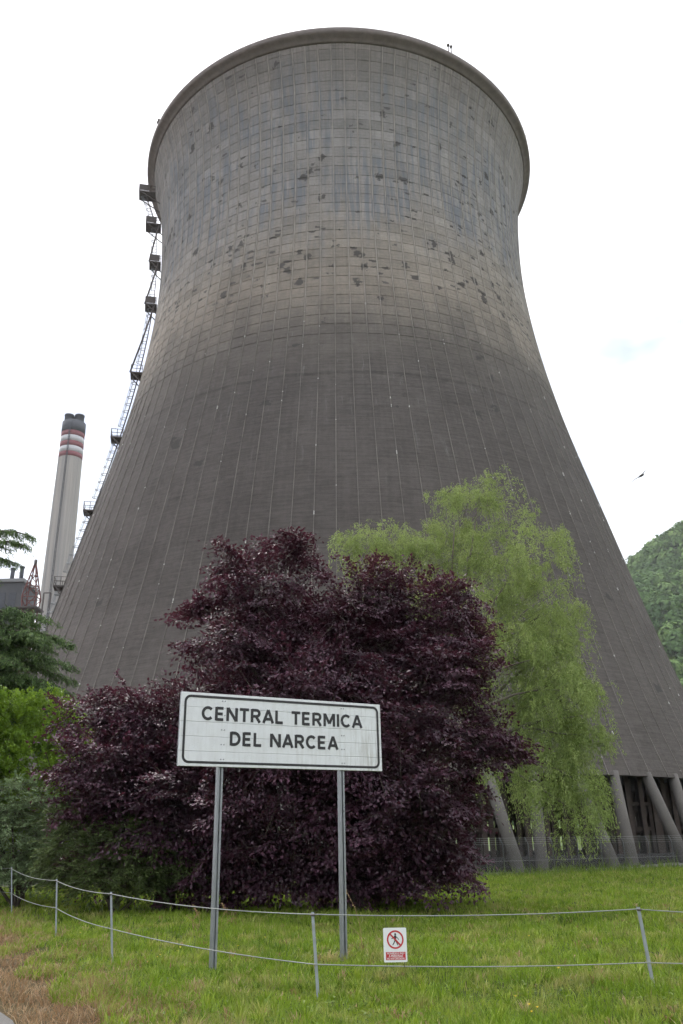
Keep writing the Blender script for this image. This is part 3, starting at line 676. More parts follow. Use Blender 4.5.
# weeping pale green tree
def weeping_tree(base, lobes, label, nstr):
    root = empty('weeping_tree', tuple(base), label, 'tree'); b = np.array(base, float); loc = [(c-b, r) for c, r in lobes]
    branch_tree(root, (0, 0, 0), [c for c, r in loc], .34, M['bark2'], 8.5, (-.3, 0))
    T, td, tR, tf = clumps(loc, nstr//17, .3, .45); g_ = rng.integers(0, len(T), nstr); C = T[g_]+rng.normal(0, .38, (nstr, 3))*[1, 1, .6]; d, f = td[g_], tf[g_]
    # secondary boughs reaching the strand heads
    k = rng.choice(np.flatnonzero(C[:, 2] > 8), 420, replace=False); hd = C[k]; st = hd - unit(np.c_[hd[:, :2]*.5+rng.normal(0, 1.2, (len(k), 2)), np.full(len(k), 1.6)])*rng.uniform(.6, 1.8, (len(k), 1))
    twigs_mesh('boughs', st, hd, .014, M['bark'], root)
    up = np.clip((C[:, 2]-2)/16, 0, 1); Ln = rng.uniform(.6, 2.6, nstr)*rng.choice([.6, 1.0, 1.35], len(T))[g_]
    Ln = np.minimum(Ln, np.maximum(C[:, 2]-.7, .3))
    outd = unit(np.c_[d[:, :2]*.8+rng.normal(0, .35, (nstr, 2)), np.zeros(nstr)]); per = 34
    m_ = np.repeat(np.arange(nstr), per); t_ = rng.random(len(m_)); arch = .55*np.sqrt(Ln)[m_]
    P = C[m_]+outd[m_]*(arch*(1-np.exp(-2.2*t_)))[:, None]; P[:, 2] += .22*np.sin(t_*2.2)*np.sqrt(Ln[m_])-(t_**1.7)*Ln[m_]
    # strands drift a little sideways; leaves sit around them
    P += rng.normal(0, .06, (len(m_), 3))+rng.normal(0, .10, (nstr, 3))[m_]*t_[:, None]
    A = unit(rng.normal(0, .42, (len(m_), 3))+outd[m_]*.25+np.c_[np.zeros((len(m_), 2)), -.3-.7*t_])
    Nn = sph(len(m_)); var = np.clip(.5*rng.random(nstr)[m_]+.5*rng.random(len(m_)), 0, 1)
    link('crown', leaf_mesh('crown', P, A, Nn, rng.uniform(.10, .22, len(m_)), rng.uniform(.03, .055, len(m_)), M['birch'], var), root)
YW = 45.0
wl = [lobe_px(455, 515, 58, 32, YW), lobe_px(520, 560, 50, 45, YW, -1), lobe_px(392, 540, 42, 22, YW, 1), lobe_px(358, 545, 26, 16, YW, 1), lobe_px(420, 545, 44, 32, YW, 1.5), lobe_px(400, 560, 40, 28, YW, .5), lobe_px(585, 715, 14, 34, YW, 0), lobe_px(560, 690, 36, 40, YW, -.5), lobe_px(480, 495, 30, 16, YW), lobe_px(470, 590, 70, 60, YW, 1), lobe_px(540, 600, 42, 45, YW), lobe_px(530, 660, 55, 50, YW, -1.5), lobe_px(560, 640, 28, 45, YW, 1), lobe_px(555, 715, 38, 42, YW),
      lobe_px(530, 735, 45, 60, YW, 1.5), lobe_px(558, 770, 32, 38, YW, -.5), lobe_px(505, 680, 50, 70, YW, 2), lobe_px(582, 735, 18, 22, YW), lobe_px(580, 815, 16, 30, YW, -.5), lobe_px(560, 800, 20, 24, YW, .5), lobe_px(585, 785, 12, 18, YW, 0)]
wb = aty(452, 880, YW+.5); wb[2] = 0
weeping_tree(wb, wl, 'tall weeping pale green tree in front of the tower legs', 4900)

# cedar with drooping tiers at the left edge
def cedar(base, label, tiers):
    root = empty('cedar_tree', tuple(base), label, 'tree'); H = 19.0
    MB().tube([(0, 0, -.2), (.05, 0, 4), (0, .05, 11), (0, 0, H)], [.42, .34, .2, .03], 10).build('trunk', M['bark'], root)
    P = []; A = []; S0 = []; S1 = []
    for z, az, Lb in tiers:
        q = np.linspace(0, 1, 12); dr = np.array([math.cos(az), math.sin(az), 0])
        pts = dr*(Lb*q)[:, None]; pts[:, 2] = z+Lb*(.20*q-.34*q**2.2)
        MB().tube(pts, np.linspace(.085, .015, 12), 6).build('bough', M['bark'], root)
        sd_ = np.array([-dr[1], dr[0], 0])
        nt_ = int(60*Lb/4)
        for k in range(nt_):
            t_ = rng.uniform(.12, 1); p = np.array([np.interp(t_, q, pts[:, i]) for i in range(3)]); sgn = rng.choice([-1, 1])
            l_ = (.35+1.25*(1-t_)*.9+.3*rng.random())*Lb/4.2
            dv = unit(sd_*sgn*rng.uniform(.5, 1)+dr*rng.uniform(.3, .9)); e = p+dv*l_; e[2] -= l_*rng.uniform(.15, .4)
            S0.append(p); S1.append(e)
            nn = int(30*l_/.8)+12; u_ = rng.random(nn)[:, None]; pp = p+(e-p)*u_; pp[:, 2] += .12*l_*np.sin(u_[:, 0]*3.14)
            hang = rng.uniform(0, 1, nn)[:, None]; pp = pp+rng.normal(0, .045, (nn, 3)); pp[:, 2] -= hang[:, 0]**2*.22*(.3+u_[:, 0])
            P.append(pp); A.append(unit(dv*.5+rng.normal(0, .45, (nn, 3))+[0, 0, -.75]))
    P = np.concatenate(P); A = np.concatenate(A); n = len(P)
    twigs_mesh('twigs', np.array(S0), np.array(S1), .012, M['bark'], root)
    link('needles', leaf_mesh('needles', P, A, sph(n), rng.uniform(.12, .24, n), rng.uniform(.024, .045, n), M['cedar'], rng.random(n)), root)
cb = aty(-30, 640, 36.0); cb[2] = 0
tiers = []
for z in (4.2, 5.7, 7.0, 8.2, 9.3, 10.3, 11.1, 13.3, 14.3, 15.3, 16.3, 17.2):
    nb = 7 if z < 11 else 6
    for q in range(nb):
        Lb = np.interp(z, [4, 8.5, 11.2, 11.3, 13, 17.5], [5.0, 4.8, 3.4, 1.0, .9, .3])*rng.uniform(.8, 1.1)
        tiers.append((z+rng.uniform(-.12, .12), q*2*math.pi/nb+rng.uniform(-.25, .25)+z*1.3, Lb))
tiers += [(15.2, -.1, 2.3), (14.6, -.35, 2.4), (13.9, -.1, 1.7), (11.3, -.3, 4.0), (10.6, 0, 4.4), (10.3, -.5, 4.6), (9.5, -.15, 4.8), (8.4, -.3, 5.0), (7.2, -.1, 5.2)]
cedar(cb, 'tall dark cedar with drooping boughs at the left edge', tiers)

# shrubs
def shrub(name, base, lobes, label, mat, n, per, ll, lw, mode, group=None):
    root = empty(name, tuple(base), label, 'shrub', group); b = np.array(base, float); loc = [(c-b, r) for c, r in lobes]
    for c, r in loc[:6]:
        q = np.linspace(0, 1, 5)[:, None]; pts = q*c*.95+rng.normal(0, .05, (5, 3))*q; pts[0] = (rng.normal(0, .1), rng.normal(0, .1), -.1)
        MB().tube(pts, np.linspace(.06, .015, 5), 6).build('stem', M['bark'], root)
    C, d, Rr, f = clumps(loc, n, .4, .45); C[:, 2] = np.maximum(C[:, 2], .12)
    m_ = np.repeat(np.arange(n), per); k = len(m_)
    if mode == 'leaf':
        tw = unit(d+[0, 0, .5]+rng.normal(0, .3, (n, 3))); t_ = rng.uniform(-.15, .15, k)
        P = C[m_]+tw[m_]*t_[:, None]+rng.normal(0, .04, (k, 3)); A = unit(tw[m_]*.7+rng.normal(0, .6, (k, 3))); Nn = unit(rng.normal(0, .6, (k, 3))+[0, 0, .8])
    else:   # needle sprays: feathered fans reaching out and slightly down
        tw = unit(np.c_[d[:, :2], np.full(n, mode)]+rng.normal(0, .35, (n, 3))); t_ = rng.random(k); Lf = rng.uniform(.25, .6, n)
        sd_ = unit(np.cross(tw, [0, 0, 1.0])); s_ = rng.normal(0, .3, k)*(1-t_)
        P = C[m_]+tw[m_]*(t_*Lf[m_])[:, None]+sd_[m_]*(s_*Lf[m_])[:, None]; P[:, 2] -= .12*t_**2
        A = unit(tw[m_]+sd_[m_]*np.sign(s_)[:, None]*.7+rng.normal(0, .25, (k, 3))+[0, 0, -.1]); Nn = unit(rng.normal(0, .5, (k, 3))+[0, 0, 1])
        twigs_mesh('twigs', C-tw*.15, C+tw*Lf[:, None]*.8, .008, M['bark'], root)
    var = np.clip(.5*rng.random(n)[m_]+.5*rng.random(k), 0, 1)
    link('foliage', leaf_mesh('foliage', P, A, Nn, rng.uniform(ll*.7, ll*1.3, k), rng.uniform(lw*.7, lw*1.3, k), mat, var), root)
sb = aty(22, 880, 31.0); sb[2] = 0
shrub('laurel_shrub', sb, [lobe_px(10, 720, 34, 30, 31), lobe_px(45, 715, 32, 26, 31, .5), lobe_px(70, 745, 26, 32, 31, .8), lobe_px(25, 765, 50, 38, 31), lobe_px(-25, 750, 40, 60, 31), lobe_px(30, 820, 50, 50, 31, .5), lobe_px(-20, 700, 20, 16, 31)], 'bright green leafy shrub below the cedar', M['laurel'], 2300, 24, .12, .06, 'leaf', 'shrubs at the left edge')
sb = aty(15, 890, 29.0); sb[2] = 0
shrub('juniper_shrub', sb, [lobe_px(15, 800, 30, 22, 29.0), lobe_px(42, 815, 20, 20, 29.0, .4), lobe_px(10, 845, 40, 35, 29.0), lobe_px(-35, 830, 30, 50, 29.0), lobe_px(48, 855, 28, 26, 29.0), lobe_px(20, 875, 50, 14, 29.0, -.3)], 'pale grey-green juniper bush under the bright green shrub', M['juniper'], 1300, 34, .12, .034, .05, 'shrubs at the left edge')
sb = aty(115, 896, 25.5); sb[2] = 0
shrub('yew_shrub', sb, [lobe_px(85, 850, 40, 32, 25.5), lobe_px(135, 855, 45, 32, 25.5), lobe_px(180, 865, 40, 24, 25.5, .4), lobe_px(110, 875, 70, 18, 25.5), lobe_px(80, 815, 25, 22, 25.5, .4), lobe_px(135, 825, 30, 22, 25.5, .6)], 'dark green sprawling conifer shrub beneath the lower purple tree', M['yew'], 1300, 34, .12, .034, -.05, 'shrubs at the left edge')

# ------------------------------------------------------------------ big name sign
SL = aty(179.3, 728, 12.95); SR = aty(380, 739, 14.6)
sdv = SR[:2]-SL[:2]; SLEN = float(np.linalg.norm(sdv)); sang = math.atan2(sdv[1], sdv[0])
Z0, Z1 = 2.77, 3.86
sign = empty('name_sign', (SL[0], SL[1], 0), 'large white planked sign reading CENTRAL TERMICA DEL NARCEA on two steel posts', 'sign'); sign.rotation_euler.z = sang
NP = 5; ph_ = (Z1-Z0)/NP
for k in range(NP):
    z0 = Z0+k*ph_; m = MB(); dy = rng.uniform(-.002, .002)
    e = .004; pr = [(0, z0+.0015), (-.031, z0+.0015), (-.034, z0+.0015+e), (-.034, z0+ph_-.0015-e), (-.031, z0+ph_-.0015), (0, z0+ph_-.0015)]
    V = [(x_, y_+dy, z_) for x_ in (0, SLEN) for y_, z_ in pr]; n = len(pr)
    m.add(V, [tuple(range(n))[::-1], tuple(range(n, 2*n))]+[(i, (i+1) % n, n+(i+1) % n, n+i) for i in range(n)]).build('plank', M['sign'], sign)
for x0, x1 in ((.010, .018), (SLEN-.018, SLEN-.010)): MB().box((x0-.012, -.012, Z0+.004), (x1+.012, .03, Z1-.004)).build('end_strip', M['steel'], sign)
# posts: open steel sections behind the board
def post_x(px, py):
    g = gnd(px, py); return float(np.dot(g[:2]-SL[:2], sdv/SLEN))
for px, py in ((216, 975), (341, 964)):
    d = ray(px, 850); # crossing of the viewing plane with the sign plane
    nrm = np.array([-sdv[1], sdv[0], 0])/SLEN; t_ = np.dot(np.r_[SL[:2], 0]+nrm*.09-np.array([0, 0, 0]), nrm)/np.dot(d, nrm); P = d*t_
    x_ = float(np.dot(P[:2]-SL[:2], sdv/SLEN)); zb = -.3; zt_ = Z1-.08
    m = MB(); m.box((x_-.042, .045, zb), (x_+.042, .055, zt_)); m.box((x_-.042, .012, zb), (x_-.012, .044, zt_)); m.box((x_+.012, .012, zb), (x_+.042, .044, zt_)); m.box((x_-.042, .056, zb), (x_-.032, .10, zt_)); m.box((x_+.032, .056, zb), (x_+.042, .10, zt_))
    m.build('post', M['steel'], sign)
    for k in range(NP):
        zc = Z0+(k+.5)*ph_
        for dx in (-.022, .022): MB().tube([(x_+dx, -.030, zc), (x_+dx, -.043, zc)], .009, 6).build('bolt', M['steel'], sign)
# border line with round corners
def rrect(x0, z0, x1, z1, r, n=6):
    o_ = []
    for cx, cz, a in ((x1-r, z1-r, 0), (x0+r, z1-r, 90), (x0+r, z0+r, 180), (x1-r, z0+r, 270)):
        for q in np.linspace(0, 90, n): o_.append((cx+r*math.cos(R_(a+q)), cz+r*math.sin(R_(a+q))))
    return o_
yb = -.0385
oo = rrect(.048, Z0+.040, SLEN-.042, Z1-.040, .10); ii = rrect(.084, Z0+.076, SLEN-.078, Z1-.076, .07)
n = len(oo); V = [(x_, yb, z_) for x_, z_ in oo+ii]+[(x_, yb+.003, z_) for x_, z_ in oo+ii]
F = [(i, (i+1) % n, n+(i+1) % n, n+i)[::-1] for i in range(n)]+[(i, 2*n+i, 2*n+(i+1) % n, (i+1) % n) for i in range(n)]+[(n+i, n+(i+1) % n, 3*n+(i+1) % n, 3*n+i) for i in range(n)]
MB().add(V, F).build('border_line', M['black'], sign)
# lettering: strokes of even weight; x in units of cap height
def arc(cx, cz, rx, rz, a0, a1, n=12): return [(cx+rx*math.cos(R_(a)), cz+rz*math.sin(R_(a))) for a in np.linspace(a0, a1, n)]
G = {'C': (.80, [arc(.42, .5, .36, .42, 42, 318, 16)]), 'E': (.68, [[(.60, .92), (.08, .92)], [(.08, 1), (.08, 0)], [(.08, .5), (.55, .5)], [(.08, .08), (.60, .08)]]),
     'N': (.82, [[(.08, 0), (.08, 1)], [(.10, .97), (.72, .03)], [(.74, 0), (.74, 1)]]), 'T': (.70, [[(.0, .92), (.70, .92)], [(.35, .9), (.35, 0)]]),
     'R': (.76, [[(.08, 0), (.08, 1)], [(.08, .92), (.42, .92)]+arc(.42, .69, .22, .23, 90, -90, 9)+[(.08, .46)], [(.38, .46), (.68, 0)]]),
     'A': (.82, [[(.04, 0), (.41, 1)], [(.41, 1), (.78, 0)], [(.18, .30), (.64, .30)]]), 'L': (.62, [[(.08, 1), (.08, 0)], [(.08, .08), (.58, .08)]]),
     'M': (.94, [[(.08, 0), (.08, 1)], [(.10, .97), (.47, .22)], [(.47, .22), (.84, .97)], [(.86, 0), (.86, 1)]]), 'I': (.20, [[(.10, 0), (.10, 1)]]),
     'D': (.80, [[(.08, 0), (.08, 1)], [(.08, .92), (.32, .92)]+arc(.32, .5, .38, .42, 90, -90, 12)+[(.08, .08)]])}
def glyph(ch, x0, z0, h, sx, mat, parent, wt=.215):
    m = MB(); 
    for si, st in enumerate(G[ch][1]):
        p = np.array(st)*[h*sx, h]+[x0, z0]; T = np.gradient(p, axis=0); T /= np.linalg.norm(T, axis=1)[:, None]; Nn = np.c_[-T[:, 1], T[:, 0]]*wt*h/2
        a_, b_ = p+Nn, p-Nn; k = len(p); y_ = yb-.0006*si
        V = [(q[0], y_, q[1]) for q in np.r_[a_, b_]]+[(q[0], yb+.0035, q[1]) for q in np.r_[a_, b_]]
        F = [(i, i+1, k+i+1, k+i)[::-1] for i in range(k-1)]+[(i, 2*k+i, 2*k+i+1, i+1) for i in range(k-1)]+[(k+i, k+i+1, 3*k+i+1, 3*k+i) for i in range(k-1)]+[(0, k, 3*k, 2*k), (k-1, 3*k-1, 4*k-1, 2*k-1)]
        m.add(V, F)
    m.build('letter', mat, parent)
def line(txt, x0, x1, z0, h):
    sp_w = .50; gap = .17
    tot = sum((sp_w if c == ' ' else G[c][0]+gap) for c in txt)-gap; sx = (x1-x0)/(tot*h); x_ = x0
    for c in txt:
        if c == ' ': x_ += sp_w*h*sx; continue
        glyph(c, x_, z0, h, sx, M['black'], sign); x_ += (G[c][0]+gap)*h*sx
def sx_px(px, py):
    d = ray(px, py); nrm = np.array([-sdv[1], sdv[0], 0])/SLEN; t_ = np.dot(np.r_[SL[:2], 0]-nrm*.04, nrm)/np.dot(d, nrm); P = CAM+d*t_; return float(np.dot(P[:2]-SL[:2], sdv/SLEN)), float(P[2])
xa, za = sx_px(202, 720); xb, zb = sx_px(362, 728); print('text1', xa, xb, za, zb)
line('CENTRAL TERMICA', xa, xb, 3.452, .205)
xa, za = sx_px(230, 744); xb, zb = sx_px(338, 749); print('text2', xa, xb, za, zb)
line('DEL NARCEA', xa, xb, 3.088, .205)

# ------------------------------------------------------------------ wire fence with thin posts
pst = [((11, 914), (11, 867), 'farthest thin fence post in front of the juniper bush', 29.0), ((55, 936), (56, 879), 'second farthest thin fence post below the dark conifer shrub', None), ((111, 961), (110, 892), 'thin fence post left of the name sign', None), ((317, 1003), (311, 912), 'thin leaning fence post between the two sign posts', None), ((653, 989), (637, 907), 'thin leaning fence post at the far right of the lawn', None)]
tops = []; bots = []
M['fpost'] = simple('dull_zinc', (.33, .36, .39), .55, .5, var=.3, scale=9)
for (bx, by), (tx, ty), lab, Yf in pst:
    g = gnd(bx, by); tp = aty(tx, ty, g[1])
    o = MB(); d = tp-g; q = 1.0
    L_ = .034
    root = empty('fence_post', tuple(g), lab, 'fence post', 'thin posts of the wire fence')
    m = MB(); u_ = np.array([1, 0, 0.]); w_ = np.array([0, 1, 0.])
    e0 = -.25*d/np.linalg.norm(d)
    for du, dw in (((0, L_), (0, .006)), ((0, .006), (.0062, L_))):
        q = [e0+u_*a+w_*b for a in du for b in dw]+[d+u_*a+w_*b for a in du for b in dw]
        m.add(q, [(0,1,3,2),(4,6,7,5),(0,4,5,1),(2,3,7,6),(0,2,6,4),(1,5,7,3)])
    m.build('angle_bar', M['fpost'], root)
    m = MB(); m.tube([d*.965+[-.01, -.012, 0], d*.965+[.045, -.012, 0]], .012, 6); m.build('wire_clip', M['dsteel'], root)
    tops.append(g+d*.975+[.0, -.012, 0]); bots.append((g, d))
def wire_pts(pts, n=14, sag=.02):
    o_ = []
    for a, b in zip(pts[:-1], pts[1:]):
        for q in np.linspace(0, 1, n, endpoint=False):
            p = a+(b-a)*q; p = p.copy(); p[2] -= sag*4*q*(1-q)*np.linalg.norm(b-a)/6; o_.append(p)
    o_.append(pts[-1]); return o_
lend = aty(-60, 858, 40.0); rend = aty(760, 914, 11.3)
tp = [lend]+tops+[rend]
tag(MB().tube(wire_pts(tp, 14, .06), .0065, 6).build('fence_wire', M['wire'], None), 'upper pale wire strung along the tops of the fence posts', 'wire', 'wires of the lawn fence')
lowy = (893, 908, 929, 965, 963); low = []
for (g, d), y_, ((bx, by), (tx, ty), *_x) in zip(bots, lowy, pst):
    q = (by-y_)/(by-ty); low.append(g+d*q+[0, -.012, 0])
lo_ = [aty(-60, 874, 40.0)]+low+[aty(760, 963, 11.3)]
tag(MB().tube(wire_pts(lo_, 14, .05), .0065, 6).build('fence_wire', M['wire'], None), 'lower pale wire running halfway up the fence posts', 'wire', 'wires of the lawn fence')

# ------------------------------------------------------------------ no-entry notice hanging between the wires
def on_wire(pts, px):
    xs = np.array([proj(p)[0] for p in pts]); k = np.argmin(abs(xs-px)); return pts[k]
YN = float(on_wire(wire_pts(tp, 60, .06), 395)[1])-.02
a = aty(383, 928, YN); b = aty(407.5, 962, YN); w_, h_ = b[0]-a[0], a[2]-b[2]
ns = empty('warning_notice', (a[0], YN, b[2]), 'small white no-entry notice with red ring and walking figure hung on the wires', 'notice')
MB().add([(x_, y_, z_) for y_ in (0, .004) for x_, z_ in rrect(0, 0, w_, h_, .012, 3)], [tuple(range(12)), tuple(range(23, 11, -1))]+[(i, 12+i, 12+(i+1) % 12, (i+1) % 12) for i in range(12)]).build('board', M['white'], ns)
cx, cz, rO, rI = w_*.51, h_*.655, w_*.36, w_*.295; n = 40
V = [(cx+r_*math.cos(q*2*math.pi/n), y_, cz+r_*math.sin(q*2*math.pi/n)) for y_ in (-.003, -.0005) for r_ in (rO, rI) for q in range(n)]
F = [(i, (i+1) % n, n+(i+1) % n, n+i) for i in range(n)]+[(i, 2*n+i, 2*n+(i+1) % n, (i+1) % n) for i in range(n)]
MB().add(V, F).build('red_ring', M['red'], ns)
m = MB(); q = .7071*rI*1.03; m.bar((cx-q, -.0048, cz+q), (cx+q, -.0048, cz-q), .0025, w_*.062); m.build('diagonal_bar', M['red'], ns)
def strip(m, pts, wd, y_):
    p = np.array(pts); T = np.gradient(p, axis=0); T /= np.linalg.norm(T, axis=1)[:, None]; Nn = np.c_[-T[:, 1], T[:, 0]]*np.broadcast_to(wd, (len(p),))[:, None]/2; k = len(p)
    V = [(x_, y_, z_) for x_, z_ in np.r_[p+Nn, p-Nn]]; m.add(V, [(i, i+1, k+i+1, k+i)[::-1] for i in range(k-1)])
m = MB(); s = rI
m.add([(cx+.02*s+.14*s*math.cos(q), -.0022, cz+.70*s+.14*s*math.sin(q)) for q in np.linspace(0, 6.28, 12, endpoint=False)], [tuple(range(12))])
strip(m, [(cx+.02*s, cz+.55*s), (cx, cz+.2*s), (cx-.02*s, cz-.08*s)], [.26*s, .32*s, .24*s], -.0020)
strip(m, [(cx, cz-.05*s), (cx+.2*s, cz-.38*s), (cx+.36*s, cz-.74*s)], [.17*s, .14*s, .12*s], -.0017)
strip(m, [(cx-.02*s, cz-.05*s), (cx-.18*s, cz-.40*s), (cx-.40*s, cz-.72*s)], [.17*s, .14*s, .12*s], -.0014)
strip(m, [(cx+.06*s, cz+.46*s), (cx+.32*s, cz+.22*s), (cx+.52*s, cz-.02*s)], .10*s, -.0017)
strip(m, [(cx-.06*s, cz+.46*s), (cx-.34*s, cz+.2*s), (cx-.54*s, cz+.12*s)], .10*s, -.0014)
m.build('walking_figure', M['black'], ns)
MB().box((w_*.09, -.0022, h_*.065), (w_*.93, -.0004, h_*.295)).build('red_text_panel', M['red'], ns)
def text(txt, x0, z0, width, size, y_):
    cu = bpy.data.curves.new('text', 'FONT'); cu.body = txt; cu.size = size; cu.align_x = 'CENTER'; cu.offset = size*.012
    o = bpy.data.objects.new('t', cu); COL.objects.link(o); dg = bpy.context.evaluated_depsgraph_get(); dg.update(); me = bpy.data.meshes.new_from_object(o.evaluated_get(dg))
    bpy.data.objects.remove(o); v = np.array([q.co[:] for q in me.vertices]); s_ = width/(v[:, 0].max()-v[:, 0].min())
    for q in me.vertices: q.co = (x0+q.co[0]*s_, y_, z0+q.co[1])
    me.materials.clear(); me.materials.append(M['white']); link('lettering', me, ns)
text('PROHIBIDO EL PASO', w_*.51, h_*.228, w_*.74, h_*.075, -.0034); text('A PERSONAS', w_*.51, h_*.148, w_*.60, h_*.095, -.0034); text('NO AUTORIZADAS', w_*.51, h_*.082, w_*.74, h_*.075, -.0034)
for fx in (.13, .87):
    tw_ = on_wire(wire_pts(tp, 60, .06), 395)[2]-b[2]; lw_ = on_wire(wire_pts(lo_, 60, .05), 395)[2]-b[2]
    m = MB(); m.tube([(w_*fx, .006, h_*.97), (w_*fx, .010, tw_+.012)], .003, 5); m.tube([(w_*fx, .006, h_*.03), (w_*fx, .010, lw_-.012)], .003, 5); m.build('hanging_tie', M['black'], ns)

# ------------------------------------------------------------------ chain-link fence before the tower legs
cf = [aty(395, 880, 55.0), aty(478, 880, 57.0), aty(556, 880, 60.0), aty(628, 880, 63.0), aty(700, 880, 66.5), aty(780, 880, 70)]
for p in cf: p[2] = -.35
root = empty('chain_link_fence', tuple(cf[0]), 'chain-link fence with angled post tops in front of the tower legs', 'fence')
o0 = cf[0]; FH = 2.0
posts = []
for a, b in zip(cf[:-1], cf[1:]):
    for q in (0, .34, .67): posts.append(a+(b-a)*q-o0)
M['cpost'] = simple('pale_post', (.14, .145, .15), .6, .2, var=.2)
for p in posts:
    p = p*[1, 1, 0]; m = MB(); m.tube([p-[0, 0, .2], p+[0, 0, FH], p+[-.22, -.22, FH+.38]], .036, 6); m.build('post', M['cpost'], root)
m = MB(); pw = np.array(posts)*[1, 1, 0]
for dz, off in ((.1, 0), (FH*.5, 0), (FH, 0), (FH+.12, -.07), (FH+.24, -.14), (FH+.36, -.21)):
    m.tube(pw+np.array([off, off, dz]), .007, 4)
m.build('strand_wires', M['wire'], root)
Sg = np.concatenate([[0], np.cumsum(np.linalg.norm(np.diff(pw, axis=0), axis=1))]); tot = Sg[-1]
def along(s): return np.stack([np.interp(s, Sg, pw[:, i]) for i in range(3)], -1)
s0 = np.arange(-FH, tot, .13); st = []; en = []
for sg in (1, -1):
    a_ = np.clip(s0, 0, tot); b_ = np.clip(s0+FH, 0, tot); za = (a_-s0); zb = (b_-s0)
    P0 = along(a_); P1 = along(b_); P0[:, 2] = za if sg > 0 else FH-za; P1[:, 2] = zb if sg > 0 else FH-zb; st.append(P0); en.append(P1)
o = twigs_mesh('wire_mesh', np.concatenate(st), np.concatenate(en), .004, M['steel'], root); tag(o, kind='stuff')

# ------------------------------------------------------------------ grass, weeds, flowers
def blades(n, rmin, rmax, amin, amax, hlo, hhi, wbase, mat, name, label, cat, keep=None, lean=.5, pw=1.0):
    u_ = rng.random(n); r = rmin*(rmax/rmin)**(u_**pw); a = rng.uniform(R_(amin), R_(amax), n)
    x_, y_ = r*np.sin(a), r*np.cos(a)
    # tufts
    x_ += rng.normal(0, .05, n); y_ += rng.normal(0, .05, n)
    if keep is not None: k = keep(x_, y_); x_, y_, r = x_[k], y_[k], r[k]; n = len(x_)
    patch = .5+.5*np.sin(x_*1.7+np.sin(y_*1.1)*2)*np.sin(y_*1.3+1+np.sin(x_*.8)*2)
    h = rng.uniform(hlo, hhi, n)*(.55+.7*patch)*np.where(rng.random(n) < .06, 1.7, 1.0)*np.interp(r, [10, 60], [1, 1.5]); w = wbase*np.interp(r, [9, 20, 60], [1, 1.9, 5.5])*rng.uniform(.7, 1.3, n)
    th = rng.uniform(0, 6.28, n); dr = np.stack([np.cos(th), np.sin(th), 0*th], -1); ln = rng.uniform(.1, lean, n)[:, None]*h[:, None]
    fa = rng.uniform(0, 6.28, n); sd_ = np.stack([np.cos(fa), np.sin(fa), 0*fa], -1)
    P = np.stack([x_, y_, gz(x_, y_)-.01], -1); Mid = P+dr*ln*.35+np.c_[0*h, 0*h, h*.6]; Tip = P+dr*ln*1.3+np.c_[0*h, 0*h, h]
    V = np.stack([P-sd_*w[:, None]*.5, P+sd_*w[:, None]*.5, Mid+sd_*w[:, None]*.42, Tip, Mid-sd_*w[:, None]*.42], 1).reshape(-1, 3)
    F = (np.arange(n)*5)[:, None]; 
    F = np.concatenate([F+np.array([[0, 1, 2, 4]]), F+np.array([[4, 2, 3, 3]])]); 
    # tip face as triangle: build two meshes worth in one via tris
    b_ = (np.arange(n)*5)[:, None]; T = np.concatenate([b_+[[0, 1, 2]], b_+[[0, 2, 4]], b_+[[4, 2, 3]]])
    p2 = .5+.25*np.sin(x_*6.1+2*np.sin(y_*4.7))+.25*np.sin(y_*7.3+2*np.sin(x_*3.9)+1.3)
    var = np.clip(.28*rng.random(n)+.22*(1-patch)+.5*p2+.2*rng.random(n)**2-.12, 0, 1)
    return tag(link(name, mesh_np(name, V, T, [mat], attr=np.repeat(var, 5))), label, cat, kind='stuff')
def on_lawn(x_, y_):
    rs = road_side(x_, y_); nn = .35*np.sin(x_*2.1+y_*1.3)+.2*np.sin(x_*5)
    return (rs < -1.0+nn) & (np.hypot(x_-TX, y_-TY) > 46.8)
blades(300000, 7.5, 68, -36, 36, .05, .17, .008, M['grass'], 'lawn_grass', 'green lawn grass in front of the trees', 'grass', on_lawn, .7, .85)
def on_verge(x_, y_):
    rs = road_side(x_, y_); nn = .4*np.sin(x_*1.9+y_*1.1)+.25*np.sin(x_*4.3)
    return (rs < .05) & (rs > -2.0+nn)
blades(130000, 6.5, 40, -50, 20, .05, .17, .007, M['dry'], 'dry_verge_grass', 'brown dry grass on the verge beside the road', 'grass', on_verge, 1.6)
blades(14000, 52, 68, -6, 28, .12, .50, .007, M['weed'], 'tall_weeds', 'tall weeds along the chain-link fence below the tower legs', 'weeds', lambda x_, y_: (abs(np.interp(x_, [c[0] for c in cf], [c[1] for c in cf])-y_-.6) < 2.2) & (np.hypot(x_-TX, y_-TY) > 46.5), .5)
